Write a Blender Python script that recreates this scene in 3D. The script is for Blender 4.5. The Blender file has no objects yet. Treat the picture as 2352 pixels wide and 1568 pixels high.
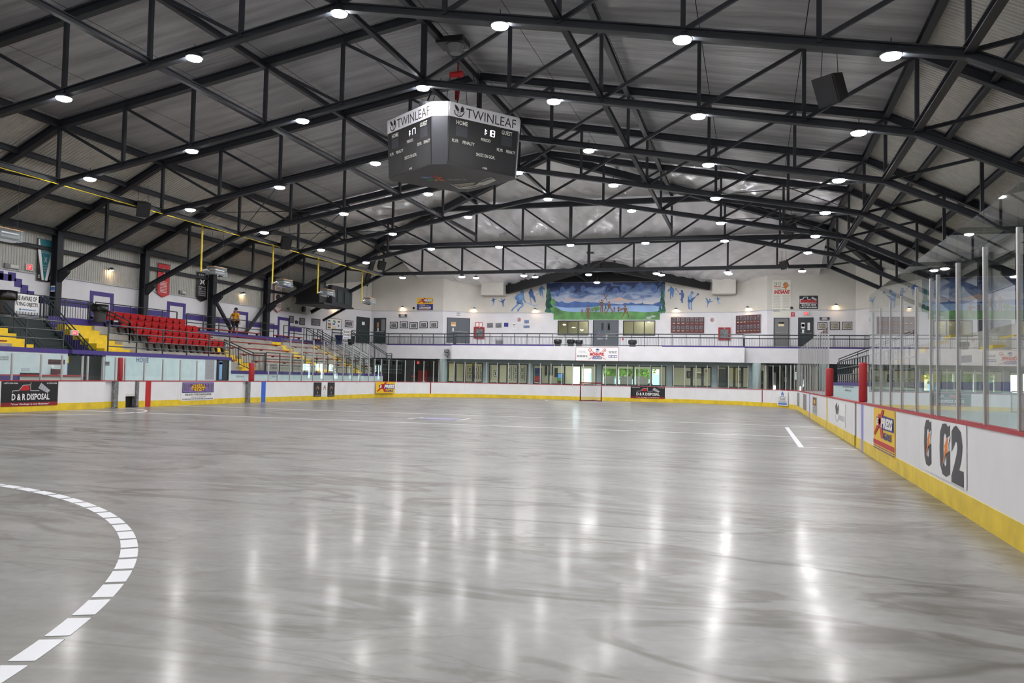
import bpy, bmesh, math, random
from mathutils import Vector as V, Matrix
random.seed(7)
SC = bpy.context.scene
COL = SC.collection

# ---------------------------------------------------------------- camera
F_PX, YAW, PITCH, ROLL, EYE = 1897.06, 0.2855, 0.0440, 0.0195, 1.4574
FW = V((-math.sin(YAW) * math.cos(PITCH), math.cos(YAW) * math.cos(PITCH), math.sin(PITCH)))
_r0 = V((math.cos(YAW), math.sin(YAW), 0.0))
_u0 = _r0.cross(FW)
RT = _r0 * math.cos(ROLL) + _u0 * math.sin(ROLL)
UP = _u0 * math.cos(ROLL) - _r0 * math.sin(ROLL)
cam_data = bpy.data.cameras.new('camera')
cam_data.sensor_width = 36.0
cam_data.lens = F_PX / 2352.0 * 36.0
cam_data.clip_start = 0.05
cam_data.clip_end = 400
cam = bpy.data.objects.new('camera', cam_data)
COL.objects.link(cam)
_m = Matrix((RT, UP, -FW)).transposed().to_4x4()
_m.translation = V((0, 0, EYE))
cam.matrix_world = _m
SC.camera = cam

# ---------------------------------------------------------------- world, exposure
world = bpy.data.worlds.new('daylight')
SC.world = world
world.use_nodes = True
_bg = world.node_tree.nodes['Background']
_bg.inputs[0].default_value = (0.80, 0.90, 1.0, 1)
_bg.inputs[1].default_value = 13.0
SC.view_settings.view_transform = 'Standard'
SC.view_settings.look = 'None'
SC.view_settings.gamma = 1.0
SC.view_settings.use_curve_mapping = False
SC.view_settings.exposure = 0.0
SC.cycles.use_denoising = True
SC.cycles.use_light_tree = False
SC.cycles.adaptive_threshold = 0.02
SC.cycles.max_bounces = 6
SC.cycles.diffuse_bounces = 4
SC.cycles.glossy_bounces = 3
SC.cycles.transparent_max_bounces = 14
SC.cycles.caustics_reflective = False
SC.cycles.caustics_refractive = False
SC.cycles.sample_clamp_indirect = 8.0
LAMP_STRENGTH = 275.0      # roof lamps, emission of the lens
SPOT_STRENGTH = 60.0       # small wall lamps

# ---------------------------------------------------------------- survey: a pixel of the photograph on a real plane
def ray(px, py):
    return FW + RT * ((px - 1176) / F_PX) + UP * ((784 - py) / F_PX)
def onX(px, py, x):
    d = ray(px, py); return V((0, 0, EYE)) + d * (x / d.x)
def onY(px, py, y):
    d = ray(px, py); return V((0, 0, EYE)) + d * (y / d.y)
def onZ(px, py, z):
    d = ray(px, py); return V((0, 0, EYE)) + d * ((z - EYE) / d.z)

# ---------------------------------------------------------------- rink and building constants (metres)
XR, XL = 2.30, -23.60            # inner faces of the side boards
XC = -10.65                      # long axis of rink and roof
YF = 56.7                        # inner face of the far boards
YC, YB = 28.1, 36.5              # red centre line, far blue line
YBN = 2 * YC - YB                # near blue line
BH = 1.06                        # board height
RAD = 8.5                        # corner radius
GT, GL, GE = 3.35, 1.95, 2.52    # glass tops: tall side glass, low bench glass, end glass
TR0, BAY = 19.36, 5.80           # first roof truss, truss spacing
PAN = 3.0                        # truss panel
M = 0.178                        # roof slope
ZB, ZT = 11.22, 13.50            # bottom / top chord height at the ridge
COLX = 20.75                     # column lines either side of the axis
WALLX = 21.15                    # side walls either side of the axis
CON = 3.68                       # concourse floor
YM, YW = 63.0, 60.9              # mural wall, wall beside it
ZLEDGE = 6.62

# ---------------------------------------------------------------- helpers
ORG = {}
def org(o):
    return ORG.get(o.name, V((0, 0, 0))) if o else V((0, 0, 0))

class MB:
    def __init__(s): s.v = []; s.f = []
    def _add(s, vs, fs):
        b = len(s.v); s.v += [V(q) for q in vs]; s.f += [tuple(i + b for i in f) for f in fs]; return s
    def box(s, x0, x1, y0, y1, z0, z1):
        return s._add([(x0,y0,z0),(x1,y0,z0),(x1,y1,z0),(x0,y1,z0),(x0,y0,z1),(x1,y0,z1),(x1,y1,z1),(x0,y1,z1)],
                      [(0,3,2,1),(4,5,6,7),(0,1,5,4),(1,2,6,5),(2,3,7,6),(3,0,4,7)])
    def poly(s, pts): return s._add(pts, [tuple(range(len(pts)))])
    def beam(s, a, b, w, h, up=(0,0,1)):
        a, b = V(a), V(b); d = (b - a).normalized(); u = V(up)
        if abs(d.dot(u)) > .98: u = V((0,1,0))
        sd = d.cross(u).normalized(); u = sd.cross(d).normalized()
        c = [sd*(-w/2)-u*(h/2), sd*(w/2)-u*(h/2), sd*(w/2)+u*(h/2), sd*(-w/2)+u*(h/2)]
        return s._add([a+q for q in c]+[b+q for q in c], [(0,1,2,3),(7,6,5,4),(0,4,5,1),(1,5,6,2),(2,6,7,3),(3,7,4,0)])
    def ibeam(s, a, b, w, h, t=.03, up=(0,0,1)):
        a, b = V(a), V(b); d = (b - a).normalized(); u = V(up)
        if abs(d.dot(u)) > .98: u = V((0,1,0))
        sd = d.cross(u).normalized(); u = sd.cross(d).normalized()
        for o, ww, hh in ((u*(h/2-t/2), w, t), (u*(-h/2+t/2), w, t), (u*0, t, h-2*t)):
            s.beam(a+o, b+o, ww, hh, u)
        return s
    def tube(s, pts, r, n=6, cap=True):
        pts = [V(p) for p in pts]; rings = []
        for i, p in enumerate(pts):
            d = ((pts[min(i+1,len(pts)-1)] - pts[max(i-1,0)])).normalized()
            u = V((0,0,1)) if abs(d.z) < .9 else V((0,1,0))
            sd = d.cross(u).normalized(); u = sd.cross(d)
            rr = r[i] if isinstance(r, (list, tuple)) else r
            rings.append([p + (sd*math.cos(6.28319*k/n) + u*math.sin(6.28319*k/n))*rr for k in range(n)])
        vs = [q for g in rings for q in g]; fs = []
        for i in range(len(rings)-1):
            for k in range(n):
                fs.append((i*n+k, i*n+(k+1)%n, (i+1)*n+(k+1)%n, (i+1)*n+k))
        if cap: fs += [tuple(range(n))[::-1], tuple((len(rings)-1)*n+k for k in range(n))]
        return s._add(vs, fs)
    def prism(s, pts, ex):
        pts = [V(p) for p in pts]; ex = V(ex); n = len(pts)
        return s._add(pts + [p+ex for p in pts], [tuple(range(n))[::-1], tuple(range(n, 2*n))] + [(i,(i+1)%n,n+(i+1)%n,n+i) for i in range(n)])
    def lathe(s, c, prof, n=16, axis='z'):
        c = V(c); vs = []
        for r, h in prof:
            for k in range(n):
                a = 6.28319*k/n
                q = (r*math.cos(a), r*math.sin(a), h)
                vs.append(c + (V(q) if axis == 'z' else V((h, q[0], q[1])) if axis == 'x' else V((q[0], h, q[1]))))
        fs = []
        for i in range(len(prof)-1):
            for k in range(n): fs.append((i*n+k, i*n+(k+1)%n, (i+1)*n+(k+1)%n, (i+1)*n+k))
        fs += [tuple(range(n))[::-1], tuple((len(prof)-1)*n+k for k in range(n))]
        return s._add(vs, fs)
    def build(s, name, mat, parent=None, smooth=False, origin=None):
        o0 = org(parent) if parent else (V(origin) if origin else V((0,0,0)))
        me = bpy.data.meshes.new(name)
        me.from_pydata([tuple(q - o0) for q in s.v], [], s.f)
        bm = bmesh.new(); bm.from_mesh(me)
        bmesh.ops.recalc_face_normals(bm, faces=bm.faces); bm.to_mesh(me); bm.free()
        if smooth:
            for p in me.polygons: p.use_smooth = True
        me.materials.append(MAT[mat])
        o = bpy.data.objects.new(name, me); COL.objects.link(o)
        if parent: o.parent = parent
        else: o.location = o0
        ORG[o.name] = o0
        return o

def tag(o, label=None, cat=None, group=None, kind=None):
    if label: o['label'] = label
    if cat: o['category'] = cat
    if group: o['group'] = group
    if kind: o['kind'] = kind
    return o
def thing(name, label, cat, loc, group=None):
    o = bpy.data.objects.new(name, None); COL.objects.link(o)
    o.empty_display_size = .1; o.location = loc; ORG[o.name] = V(loc)
    return tag(o, label, cat, group)
def struct(o): o['kind'] = 'structure'; return o
def copy_tree(root, delta=(0,0,0), label=None, group=None, rotz=None, parent=None):
    c = root.copy(); COL.objects.link(c)
    if parent is None:
        c.location = root.location + V(delta)
        if rotz is not None: c.rotation_euler.z = rotz
    else: c.parent = parent
    ORG[c.name] = org(root) + V(delta)
    if label: c['label'] = label
    if group: c['group'] = group
    for ch in KIDS(root): copy_tree(ch, delta, parent=c)
    return c
def KIDS(o): return [q for q in bpy.data.objects if q.parent == o] if False else list(o.children)
ORD = ['', 'first', 'second', 'third', 'fourth', 'fifth', 'sixth', 'seventh', 'eighth', 'ninth', 'tenth', 'eleventh', 'twelfth', 'thirteenth', 'fourteenth']

# ---------------------------------------------------------------- materials
MAT = {}
def lin(c):
    r = []
    for q in c:
        q /= 255.0
        r.append(q/12.92 if q <= .04045 else ((q+.055)/1.055)**2.4)
    return (*r, 1.0)
def mat(name, c, rough=.55, metal=0.0, spec=.5, var=0.0, vscale=3.0, bump=0.0, bscale=30.0, emit=None, stretch=(1,1,1), coat=0.0):
    m = bpy.data.materials.new(name); m.use_nodes = True
    nt = m.node_tree; b = nt.nodes['Principled BSDF']
    b.inputs['Base Color'].default_value = lin(c); b.inputs['Roughness'].default_value = rough
    b.inputs['Metallic'].default_value = metal; b.inputs['Specular IOR Level'].default_value = spec
    b.inputs['Coat Weight'].default_value = coat
    if emit: b.inputs['Emission Color'].default_value = lin(emit[0]); b.inputs['Emission Strength'].default_value = emit[1]
    if var or bump:
        tc = nt.nodes.new('ShaderNodeTexCoord'); mp = nt.nodes.new('ShaderNodeMapping'); mp.inputs['Scale'].default_value = stretch
        nt.links.new(tc.outputs['Object'], mp.inputs['Vector'])
    if var:
        n = nt.nodes.new('ShaderNodeTexNoise'); n.inputs['Scale'].default_value = vscale; n.inputs['Detail'].default_value = 3
        nt.links.new(mp.outputs[0], n.inputs['Vector'])
        r = nt.nodes.new('ShaderNodeValToRGB')
        r.color_ramp.elements[0].position = .3; r.color_ramp.elements[1].position = .7
        r.color_ramp.elements[0].color = lin([q*(1-var) for q in c]); r.color_ramp.elements[1].color = lin([min(255, q*(1+var*.6)) for q in c])
        nt.links.new(n.outputs['Fac'], r.inputs[0]); nt.links.new(r.outputs[0], b.inputs['Base Color'])
    if bump:
        n2 = nt.nodes.new('ShaderNodeTexNoise'); n2.inputs['Scale'].default_value = bscale; n2.inputs['Detail'].default_value = 4
        nt.links.new(mp.outputs[0], n2.inputs['Vector'])
        bp = nt.nodes.new('ShaderNodeBump'); bp.inputs['Strength'].default_value = bump; bp.inputs['Distance'].default_value = .05
        nt.links.new(n2.outputs['Fac'], bp.inputs['Height']); nt.links.new(bp.outputs[0], b.inputs['Normal'])
    MAT[name] = m
    return m
def emat(name, c, s):
    m = bpy.data.materials.new(name); m.use_nodes = True; nt = m.node_tree
    e = nt.nodes.new('ShaderNodeEmission'); e.inputs[0].default_value = lin(c); e.inputs[1].default_value = s
    nt.links.new(e.outputs[0], nt.nodes['Material Output'].inputs[0]); MAT[name] = m
def glassmat(name, tint=(.96,.985,.975), refl=1.0, haze=0.0):
    m = bpy.data.materials.new(name); m.use_nodes = True; nt = m.node_tree
    for n in list(nt.nodes):
        if n.type == 'BSDF_PRINCIPLED': nt.nodes.remove(n)
    g = nt.nodes.new('ShaderNodeNewGeometry'); dt = nt.nodes.new('ShaderNodeVectorMath'); dt.operation = 'DOT_PRODUCT'
    nt.links.new(g.outputs['Normal'], dt.inputs[0]); nt.links.new(g.outputs['Incoming'], dt.inputs[1])
    def mth(op, a, b=None):
        n = nt.nodes.new('ShaderNodeMath'); n.operation = op
        for i, q in enumerate((a, b)):
            if q is None: continue
            if isinstance(q, (int, float)): n.inputs[i].default_value = q
            else: nt.links.new(q, n.inputs[i])
        return n.outputs[0]
    c = mth('ABSOLUTE', dt.outputs['Value']); k = mth('SUBTRACT', 1.0, c); k = mth('POWER', k, 5.0)
    fr = mth('ADD', mth('MULTIPLY', k, .94 * refl), .04 * refl)
    t = nt.nodes.new('ShaderNodeBsdfTransparent'); t.inputs[0].default_value = (*tint, 1)
    gl = nt.nodes.new('ShaderNodeBsdfGlossy'); gl.inputs['Roughness'].default_value = .01
    base = t.outputs[0]
    if haze:
        d = nt.nodes.new('ShaderNodeBsdfDiffuse'); d.inputs[0].default_value = (.75,.85,.88,1)
        mh = nt.nodes.new('ShaderNodeMixShader'); mh.inputs[0].default_value = haze
        nt.links.new(t.outputs[0], mh.inputs[1]); nt.links.new(d.outputs[0], mh.inputs[2]); base = mh.outputs[0]
    mx = nt.nodes.new('ShaderNodeMixShader')
    nt.links.new(fr, mx.inputs[0]); nt.links.new(base, mx.inputs[1]); nt.links.new(gl.outputs[0], mx.inputs[2])
    nt.links.new(mx.outputs[0], nt.nodes['Material Output'].inputs[0]); MAT[name] = m

mat('steel', (41,44,50), .55, 0, .35, var=.10, vscale=2)
mat('steel_rail', (52,62,66), .4, 0, .5)
mat('stair_dark', (34,48,50), .5)
mat('ceil_foil', (152,153,157), .45, 0, .5, var=.16, vscale=1.1, bump=.8, bscale=2.2, stretch=(.22,2.2,1))
mat('ceil_wrinkle', (244,244,246), .30, .45, .6, var=.06, vscale=.8, bump=1.0, bscale=1.5, stretch=(1.2,.45,1))
mat('corrugated', (186,186,180), .5, 0, .4, var=.05)
mat('wall_white', (226,226,230), .6, 0, .3, var=.025, vscale=1.2)
mat('wall_cream', (214,211,203), .6, 0, .3, var=.03, vscale=.8)
mat('wall_blue', (170,188,190), .6, 0, .3, var=.05, vscale=1.5)
mat('wall_pale_blue', (206,226,230), .55, 0, .35, var=.03)  # pale blue-green paint of the stand front walls
mat('lobby_wall', (226,222,204), .6)
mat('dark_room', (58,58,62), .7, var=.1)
mat('dark_roof', (24,25,28), .8)
mat('purple', (66,52,128), .55)
mat('yellow', (228,196,40), .55, var=.06, vscale=4)
mat('kick_yellow', (236,205,50), .45, var=.08, vscale=2.5)
mat('board_white', (236,236,238), .38, 0, .45, var=.02, vscale=1.5, bump=.02, bscale=12)
mat('cap_red', (176,46,58), .5)
mat('line_red', (190,32,40), .45)
mat('line_blue', (52,104,206), .45)
mat('line_violet', (150,150,222), .45)
mat('pad_red', (168,34,40), .55, bump=.1, bscale=10)
mat('alu', (196,195,194), .4, .35, .5)
mat('jamb', (128,130,132), .45, .3, var=.25, vscale=12)
mat('concrete', (168,164,154), .8, var=.10, vscale=1.2, bump=.1, bscale=20)
mat('bench_red', (140,34,40), .5)
mat('seat_red', (176,28,34), .35, 0, .5)
mat('black', (20,20,22), .5)
mat('bin_grey', (70,72,78), .5)
mat('bag_black', (14,14,16), .3, bump=.3, bscale=14)
mat('door_grey', (86,92,100), .45)
mat('door_taupe', (122,122,122), .5)
mat('door_dark', (44,54,58), .5)
mat('frame_dark', (40,46,52), .45)
mat('white', (240,240,240), .5)
mat('offwhite', (214,214,206), .6)
mat('silver', (205,205,208), .3, .6)
mat('red', (196,30,38), .5)
mat('darkred', (140,22,34), .5)
mat('maroon', (86,36,42), .45)
mat('gold', (228,178,40), .45)
mat('sign_yellow', (240,196,36), .45)
mat('navy', (36,48,128), .5)
mat('blue', (54,110,190), .5)
mat('lightblue', (128,176,222), .5)
mat('steelblue', (92,132,188), .5)
mat('midblue', (60,96,160), .5)
mat('deepblue', (36,58,104), .5)
mat('teal', (36,120,132), .6)
mat('green', (70,150,74), .6)
mat('orange', (240,130,40), .5)
mat('purple_print', (140,110,176), .5)
mat('grey', (128,130,134), .5)
mat('lightgrey', (182,184,190), .5)
mat('darkgrey', (62,64,70), .5)
mat('print_black', (24,24,28), .5)
mat('photo_grey', (112,112,116), .35, var=.5, vscale=9)
mat('photo_warm', (150,144,128), .35, var=.45, vscale=11)
mat('photo_blue', (104,124,168), .35, var=.5, vscale=10)
mat('cream', (232,222,184), .5)
mat('skin', (176,124,98), .55)
mat('shirt', (238,168,24), .7, bump=.15, bscale=14)
mat('shorts', (28,28,34), .7)
mat('hair', (40,32,28), .7)
mat('pipe_yellow', (206,184,40), .45)
mat('tan', (176,132,86), .5)
mat('brown', (120,84,58), .6)
mat('leaf', (120,146,66), .7, var=.3, vscale=3)
mat('leaf_light', (178,192,112), .7, var=.3, vscale=3)
mat('grass', (110,150,70), .8, var=.2)
mat('brick', (214,190,176), .7, var=.15)
mat('paint_white', (232,234,238), .4)
mat('paint_violet', (150,148,200), .4)
mat('score_black', (17,18,20), .5, 0, .5)
mat('score_grey', (48,50,57), .45)
mat('score_head', (206,206,210), .45)
mat('ribbon', (100,98,116), .5)
emat('led', (250,245,255), 2.5)
emat('lamp_lens', (253,251,252), LAMP_STRENGTH)
emat('spot_lens', (255,214,160), SPOT_STRENGTH)
emat('exit_red', (255,70,80), 1.1)
emat('tube_light', (255,250,230), 26.0)
emat('room_tube', (255,250,230), 9.0)
emat('screen', (90,150,220), 1.2)
glassmat('glass')
glassmat('glass_end', (.955,.98,.97))
glassmat('window_glass', (.93,.96,.94))
glassmat('frost', (.8,.86,.88), 1.0, .75)
glassmat('net', (1,1,1), 0.0, .26)
mat('goal_red', (122,26,36), .45)
mat('banner_white', (232,230,218), .7)
glassmat('plastic', (.88,.9,.9), 1.6, .12)

# polished concrete: mottled grey with brownish trowel veins, glossy sealer
def floor_mat():
    m = bpy.data.materials.new('floor_concrete'); m.use_nodes = True; nt = m.node_tree; b = nt.nodes['Principled BSDF']
    tc = nt.nodes.new('ShaderNodeTexCoord')
    def noise(sc, det, st=(1,1,1), dist=0.0, rot=0.0):
        mp = nt.nodes.new('ShaderNodeMapping'); mp.inputs['Scale'].default_value = st; mp.inputs['Rotation'].default_value = (0,0,rot)
        n = nt.nodes.new('ShaderNodeTexNoise'); n.inputs['Scale'].default_value = sc; n.inputs['Detail'].default_value = det; n.inputs['Distortion'].default_value = dist
        nt.links.new(tc.outputs['Object'], mp.inputs[0]); nt.links.new(mp.outputs[0], n.inputs['Vector']); return n.outputs['Fac']
    def ramp(f, stops):
        r = nt.nodes.new('ShaderNodeValToRGB'); e = r.color_ramp.elements
        while len(e) < len(stops): e.new(.5)
        for i, (p, c) in enumerate(stops): e[i].position = p; e[i].color = lin(c)
        nt.links.new(f, r.inputs[0]); return r.outputs[0]
    def mix(fac, a, bb, mode='MULTIPLY'):
        x = nt.nodes.new('ShaderNodeMix'); x.data_type = 'RGBA'; x.blend_type = mode
        if isinstance(fac, float): x.inputs[0].default_value = fac
        else: nt.links.new(fac, x.inputs[0])
        nt.links.new(a, x.inputs[6]); nt.links.new(bb, x.inputs[7]); return x.outputs[2]
    base = ramp(noise(.35, 4, (1,.8,1), .4), [(.3, (130,129,127)), (.55, (140,139,136)), (.75, (148,146,142))])
    clouds = ramp(noise(1.1, 5, (.6,1.5,1), .5, .5), [(.28, (214,211,207)), (.62, (255,255,255))])
    veins = ramp(noise(.62, 6, (.5,1.4,1), 1.0, .35), [(.45, (255,255,255)), (.490, (168,160,149)), (.506, (180,173,163)), (.55, (255,255,255))])
    vmask = ramp(noise(.22, 3, (1,1,1), 0, 1.1), [(.36, (0,0,0)), (.58, (255,255,255))])
    veins2 = ramp(noise(1.9, 6, (.45,1.5,1), .9, .15), [(.46, (255,255,255)), (.495, (206,200,192)), (.53, (255,255,255))])
    vmask2 = ramp(noise(.5, 3, (1,1,1), 0, 2.1), [(.42, (0,0,0)), (.6, (255,255,255))])
    fine = ramp(noise(9, 3, (1,1,1), .2), [(.3, (226,225,222)), (.7, (255,255,255))])
    c = mix(.75, base, clouds); c2 = mix(vmask, c, veins); c3 = mix(.8, mix(vmask2, c2, veins2), fine)
    nt.links.new(c3, b.inputs['Base Color'])
    rr = nt.nodes.new('ShaderNodeMapRange'); rr.inputs['To Min'].default_value = .30; rr.inputs['To Max'].default_value = .44
    nt.links.new(noise(1.1, 3, (.6,1.6,1), .5, .4), rr.inputs[0]); nt.links.new(rr.outputs[0], b.inputs['Roughness'])
    b.inputs['Specular IOR Level'].default_value = .40
    cw = nt.nodes.new('ShaderNodeMapRange'); cw.inputs['From Min'].default_value = .3; cw.inputs['From Max'].default_value = .7; cw.inputs['To Min'].default_value = .06; cw.inputs['To Max'].default_value = .31
    nt.links.new(noise(1.7, 5, (.6,1.6,1), .5, .4), cw.inputs[0]); nt.links.new(cw.outputs[0], b.inputs['Coat Weight']); b.inputs['Coat Roughness'].default_value = .145; b.inputs['Coat IOR'].default_value = 1.42
    bp = nt.nodes.new('ShaderNodeBump'); bp.inputs['Strength'].default_value = .05; bp.inputs['Distance'].default_value = .02
    nt.links.new(noise(2.2, 2, (1,1,1), .3), bp.inputs['Height']); nt.links.new(bp.outputs[0], b.inputs['Normal']); nt.links.new(bp.outputs[0], b.inputs['Coat Normal'])
    MAT['floor_concrete'] = m
floor_mat()

# ---------------------------------------------------------------- flat frames for signs, prints and lettering
class FR:
    """a flat rectangle: lower left corner O, unit axes U (to the viewer's right) and W (up), size w x h"""
    def __init__(s, O, U, w, h, W=(0,0,1)):
        s.O, s.U, s.W, s.w, s.h = V(O), V(U).normalized(), V(W).normalized(), w, h
        s.N = s.U.cross(s.W).normalized()
    def p(s, u, v, d=0.0): return s.O + s.U*(u*s.w) + s.W*(v*s.h) + s.N*d
    def sub(s, u0, v0, u1, v1): return FR(s.p(u0, v0), s.U, (u1-u0)*s.w, (v1-v0)*s.h, s.W)
def frY(x0, y0, x1, y1, Y, d=0.0):
    a, b, c = onY(x0, (y0+y1)/2, Y), onY(x1, (y0+y1)/2, Y), onY((x0+x1)/2, y1, Y); t = onY((x0+x1)/2, y0, Y)
    return FR((a.x, Y - d, c.z), (1,0,0), b.x - a.x, t.z - c.z)
def frX(x0, y0, x1, y1, X, d=0.0):
    s = 1 if X < 0 else -1
    a, b, c = onX(x0, (y0+y1)/2, X), onX(x1, (y0+y1)/2, X), onX((x0+x1)/2, y1, X); t = onX((x0+x1)/2, y0, X)
    return FR((X + s*d, a.y, c.z), (0, s, 0), abs(b.y - a.y), t.z - c.z)
def plane_at(A, B, px, py):
    """pixel on the vertical plane through plan points A, B"""
    A, B = V((A[0], A[1], 0)), V((B[0], B[1], 0)); n = V((B.y-A.y, A.x-B.x, 0)); d = ray(px, py)
    t = n.dot(A - V((0,0,EYE))) / n.dot(d); return V((0,0,EYE)) + d*t
def frP(A, B, x0, y0, x1, y1, d=0.0):
    a, b = plane_at(A, B, x0, (y0+y1)/2), plane_at(A, B, x1, (y0+y1)/2); c, t = plane_at(A, B, (x0+x1)/2, y1), plane_at(A, B, (x0+x1)/2, y0)
    U = V((b.x-a.x, b.y-a.y, 0)); f = FR((a.x, a.y, c.z), U, U.length, t.z-c.z); f.O = f.O + f.N*d; return f
def slab(fr, t=.02, m='white', name='panel', parent=None, d=0.0):
    return MB().prism([fr.p(0,0,d), fr.p(1,0,d), fr.p(1,1,d), fr.p(0,1,d)], fr.N*t).build(name, m, parent)
def art(fr, parent, m, polys, d=.022, name='print', t=.003):
    mb = MB()
    for pl in polys: mb.prism([fr.p(u, v, d) for u, v in pl], fr.N*t)
    return mb.build(name, m, parent)
def R4(u0, v0, u1, v1): return [(u0,v0),(u1,v0),(u1,v1),(u0,v1)]
def ell(cu, cv, ru, rv, n=14, a0=0, a1=6.28319): return [(cu+ru*math.cos(a0+(a1-a0)*k/n), cv+rv*math.sin(a0+(a1-a0)*k/n)) for k in range(n)]
def stroke(pts, w, asp=1.0):
    """thick open line as polygons; asp = frame width / height"""
    out = []
    for (a, b), (c, e) in zip(pts, pts[1:]):
        dx, dy = (c-a)*asp, e-b; L = math.hypot(dx, dy) or 1; nx, ny = -dy/L*w/asp, dx/L*w
        out.append([(a-nx,b-ny),(c-nx,e-ny),(c+nx,e+ny),(a+nx,b+ny)])
    return out
_TXT = {}
def text_geo(s, bold=0.0, shear=0.0):
    k = (s, bold, shear)
    if k not in _TXT:
        c = bpy.data.curves.new('t', 'FONT'); c.body = s; c.resolution_u = 2; c.offset = bold; c.shear = shear; c.align_x = 'CENTER'
        o = bpy.data.objects.new('t', c); me = o.to_mesh()
        vs = [q.co.copy() for q in me.vertices]; fs = [tuple(q.vertices) for q in me.polygons]
        o.to_mesh_clear(); bpy.data.objects.remove(o); bpy.data.curves.remove(c)
        x0, x1 = min(q.x for q in vs), max(q.x for q in vs); y0, y1 = min(q.y for q in vs), max(q.y for q in vs)
        _TXT[k] = ([((q.x-x0)/(x1-x0), (q.y-y0)/(y1-y0)) for q in vs], fs)
    return _TXT[k]
def text(fr, parent, s, box, m, d=.024, bold=.0, shear=0.0, mirror=False, name='lettering', mb=None, tilt=0.0):
    vs, fs = text_geo(s, bold, shear); u0, v0, u1, v1 = box; own = mb is None
    mb = mb or MB()
    mb._add([fr.p(u0+(u1-u0)*((1-x) if mirror else x), v0+(v1-v0)*y + tilt*x, d) for x, y in vs], fs)
    return mb.build(name, m, parent) if own else mb
def lines_of_print(fr, parent, m, rows, d=.024, name='small_print', seed=1):
    """unreadably small print: short dashes, rows = (u0, u1, v, height)"""
    rnd = random.Random(seed); pl = []
    for u0, u1, v, h in rows:
        u = u0
        while u < u1 - .004:
            w = min(rnd.uniform(.02, .07), u1-u); pl.append(R4(u, v, u+w, v+h)); u += w + .012
    return art(fr, parent, m, pl, d, name)
def blur(fr, parent, box, m, d=.024, seed=5):
    """a word too small to read in the photograph"""
    u0, v0, u1, v1 = box
    return lines_of_print(fr, parent, m, [(u0, u1, v0, v1-v0)], d, seed=seed)
def sign(name, label, cat, fr, m, t=.02, group=None):
    r = thing(name, label, cat, fr.p(.5, 0), group)
    slab(fr, t, m, 'panel', r); return r
# ================================================================ the setting
XWL, XWR = XC - WALLX, XC + WALLX
floor = struct(MB().box(XWL-.3, XWR+.3, -7, 60.6, -.25, 0).build('floor', 'floor_concrete'))

def floor_line(name, pts, w, m='paint_white', close=False):
    mb = MB(); P = [V((x, y, 0)) for x, y in pts]
    if close: P.append(P[0])
    L = []; R = []
    for i, p in enumerate(P):
        d = (P[min(i+1, len(P)-1)] - P[max(i-1, 0)]).normalized(); n = V((-d.y, d.x, 0))*(w/2)
        L.append(p+n); R.append(p-n)
    for i in range(len(P)-1):
        mb.prism([R[i], R[i+1], L[i+1], L[i]], (0,0,.003))
    return mb.build(name, m, floor)
def arc(cx, cy, r, a0, a1, n): return [(cx+r*math.cos(math.radians(a0+(a1-a0)*k/n)), cy+r*math.sin(math.radians(a0+(a1-a0)*k/n))) for k in range(n+1)]
# dashed goal arc on the near half
_dc = (-10.77, .58); _rd = 7.78; _st = math.degrees(.40/_rd)
for k in range(44):
    a = 6 + k*_st
    floor_line('dash', arc(*_dc, _rd, a, a + _st*.84, 3), .13)
floor_line('painted_line', [(XL+.05, 23.9), (XR-.05, 23.9)], .10)
floor_line('painted_line', [(XL+.05, 29.9), (XR-.05, 29.9)], .10)
floor_line('painted_line', [(1.05, 20.05), (1.05, 29.0)], .12)
floor_line('painted_line', [(1.05, 20.12), (XR-.05, 20.12)], .08)
floor_line('painted_line', [(1.05, 28.95), (XR-.05, 28.95)], .08)
floor_line('painted_line', arc(XL, 23.2, 3.12, -88, 88, 30), .09)
floor_line('painted_line', arc(XC, 54.7, 2.85, 180, 360, 26), .08)
floor_line('painted_line', arc(-19.0, 50.2, 1.7, 150, 300, 14), .05)
floor_line('painted_line', [(-11.25, 26.0), (-11.25, 27.3)], .09)
floor_line('painted_line', [(-9.55, 26.2), (-9.55, 27.5)], .09)
floor_line('centre_mark', [(-11.0, 26.75), (-9.8, 26.75)], .8, 'paint_violet')
floor_line('painted_line', [(XL+3, 38.5), (-16.0, 38.5)], .05)

# ---------------------------------------------------------------- roof lining
def zmain(dx):
    a = abs(dx)
    return 13.76 - M*a if a <= 15 else 11.09 - (a-15)*.508
YH = TR0 + 4*BAY
def zhip(y): return 13.76 - .25*max(0, y - YH)
ceiling = struct(thing('ceiling', None, None, (XC, 28, 13)))
YS = [TR0 + k*BAY for k in range(-5, 5)]
_pan = {}
for y0, y1 in zip(YS, YS[1:]):
    for i in range(-5, 5):
        x0, x1 = i*PAN + .012, (i+1)*PAN - .012
        mb = MB(); n = 6
        g = [[V((XC+x0+(x1-x0)*a/n, y0+.01+(y1-y0-.02)*b/n, zmain(x0+(x1-x0)*a/n) + random.uniform(-.02,.02)*(0<a<n and 0<b<n))) for b in range(n+1)] for a in range(n+1)]
        vs = [q for r in g for q in r]; up = V((0,0,.05)); N = len(vs)
        fs = [(a*(n+1)+b, a*(n+1)+b+1, (a+1)*(n+1)+b+1, (a+1)*(n+1)+b) for a in range(n) for b in range(n)]
        mb._add(vs, fs)
        mb.build('ceiling_panel', 'ceil_foil', ceiling, smooth=True)
for s in (-1, 1):
    MB().prism([(XC, -9.7, 13.86), (XC+s*15.2, -9.7, 11.16), (XC+s*15.2, -9.7, 11.3), (XC, -9.7, 14.0)], (0, YH+9.7+.2, 0)).build('light_seal_deck', 'dark_roof', ceiling)  # dark deck added to stop light leaking through the panel gaps
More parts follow.
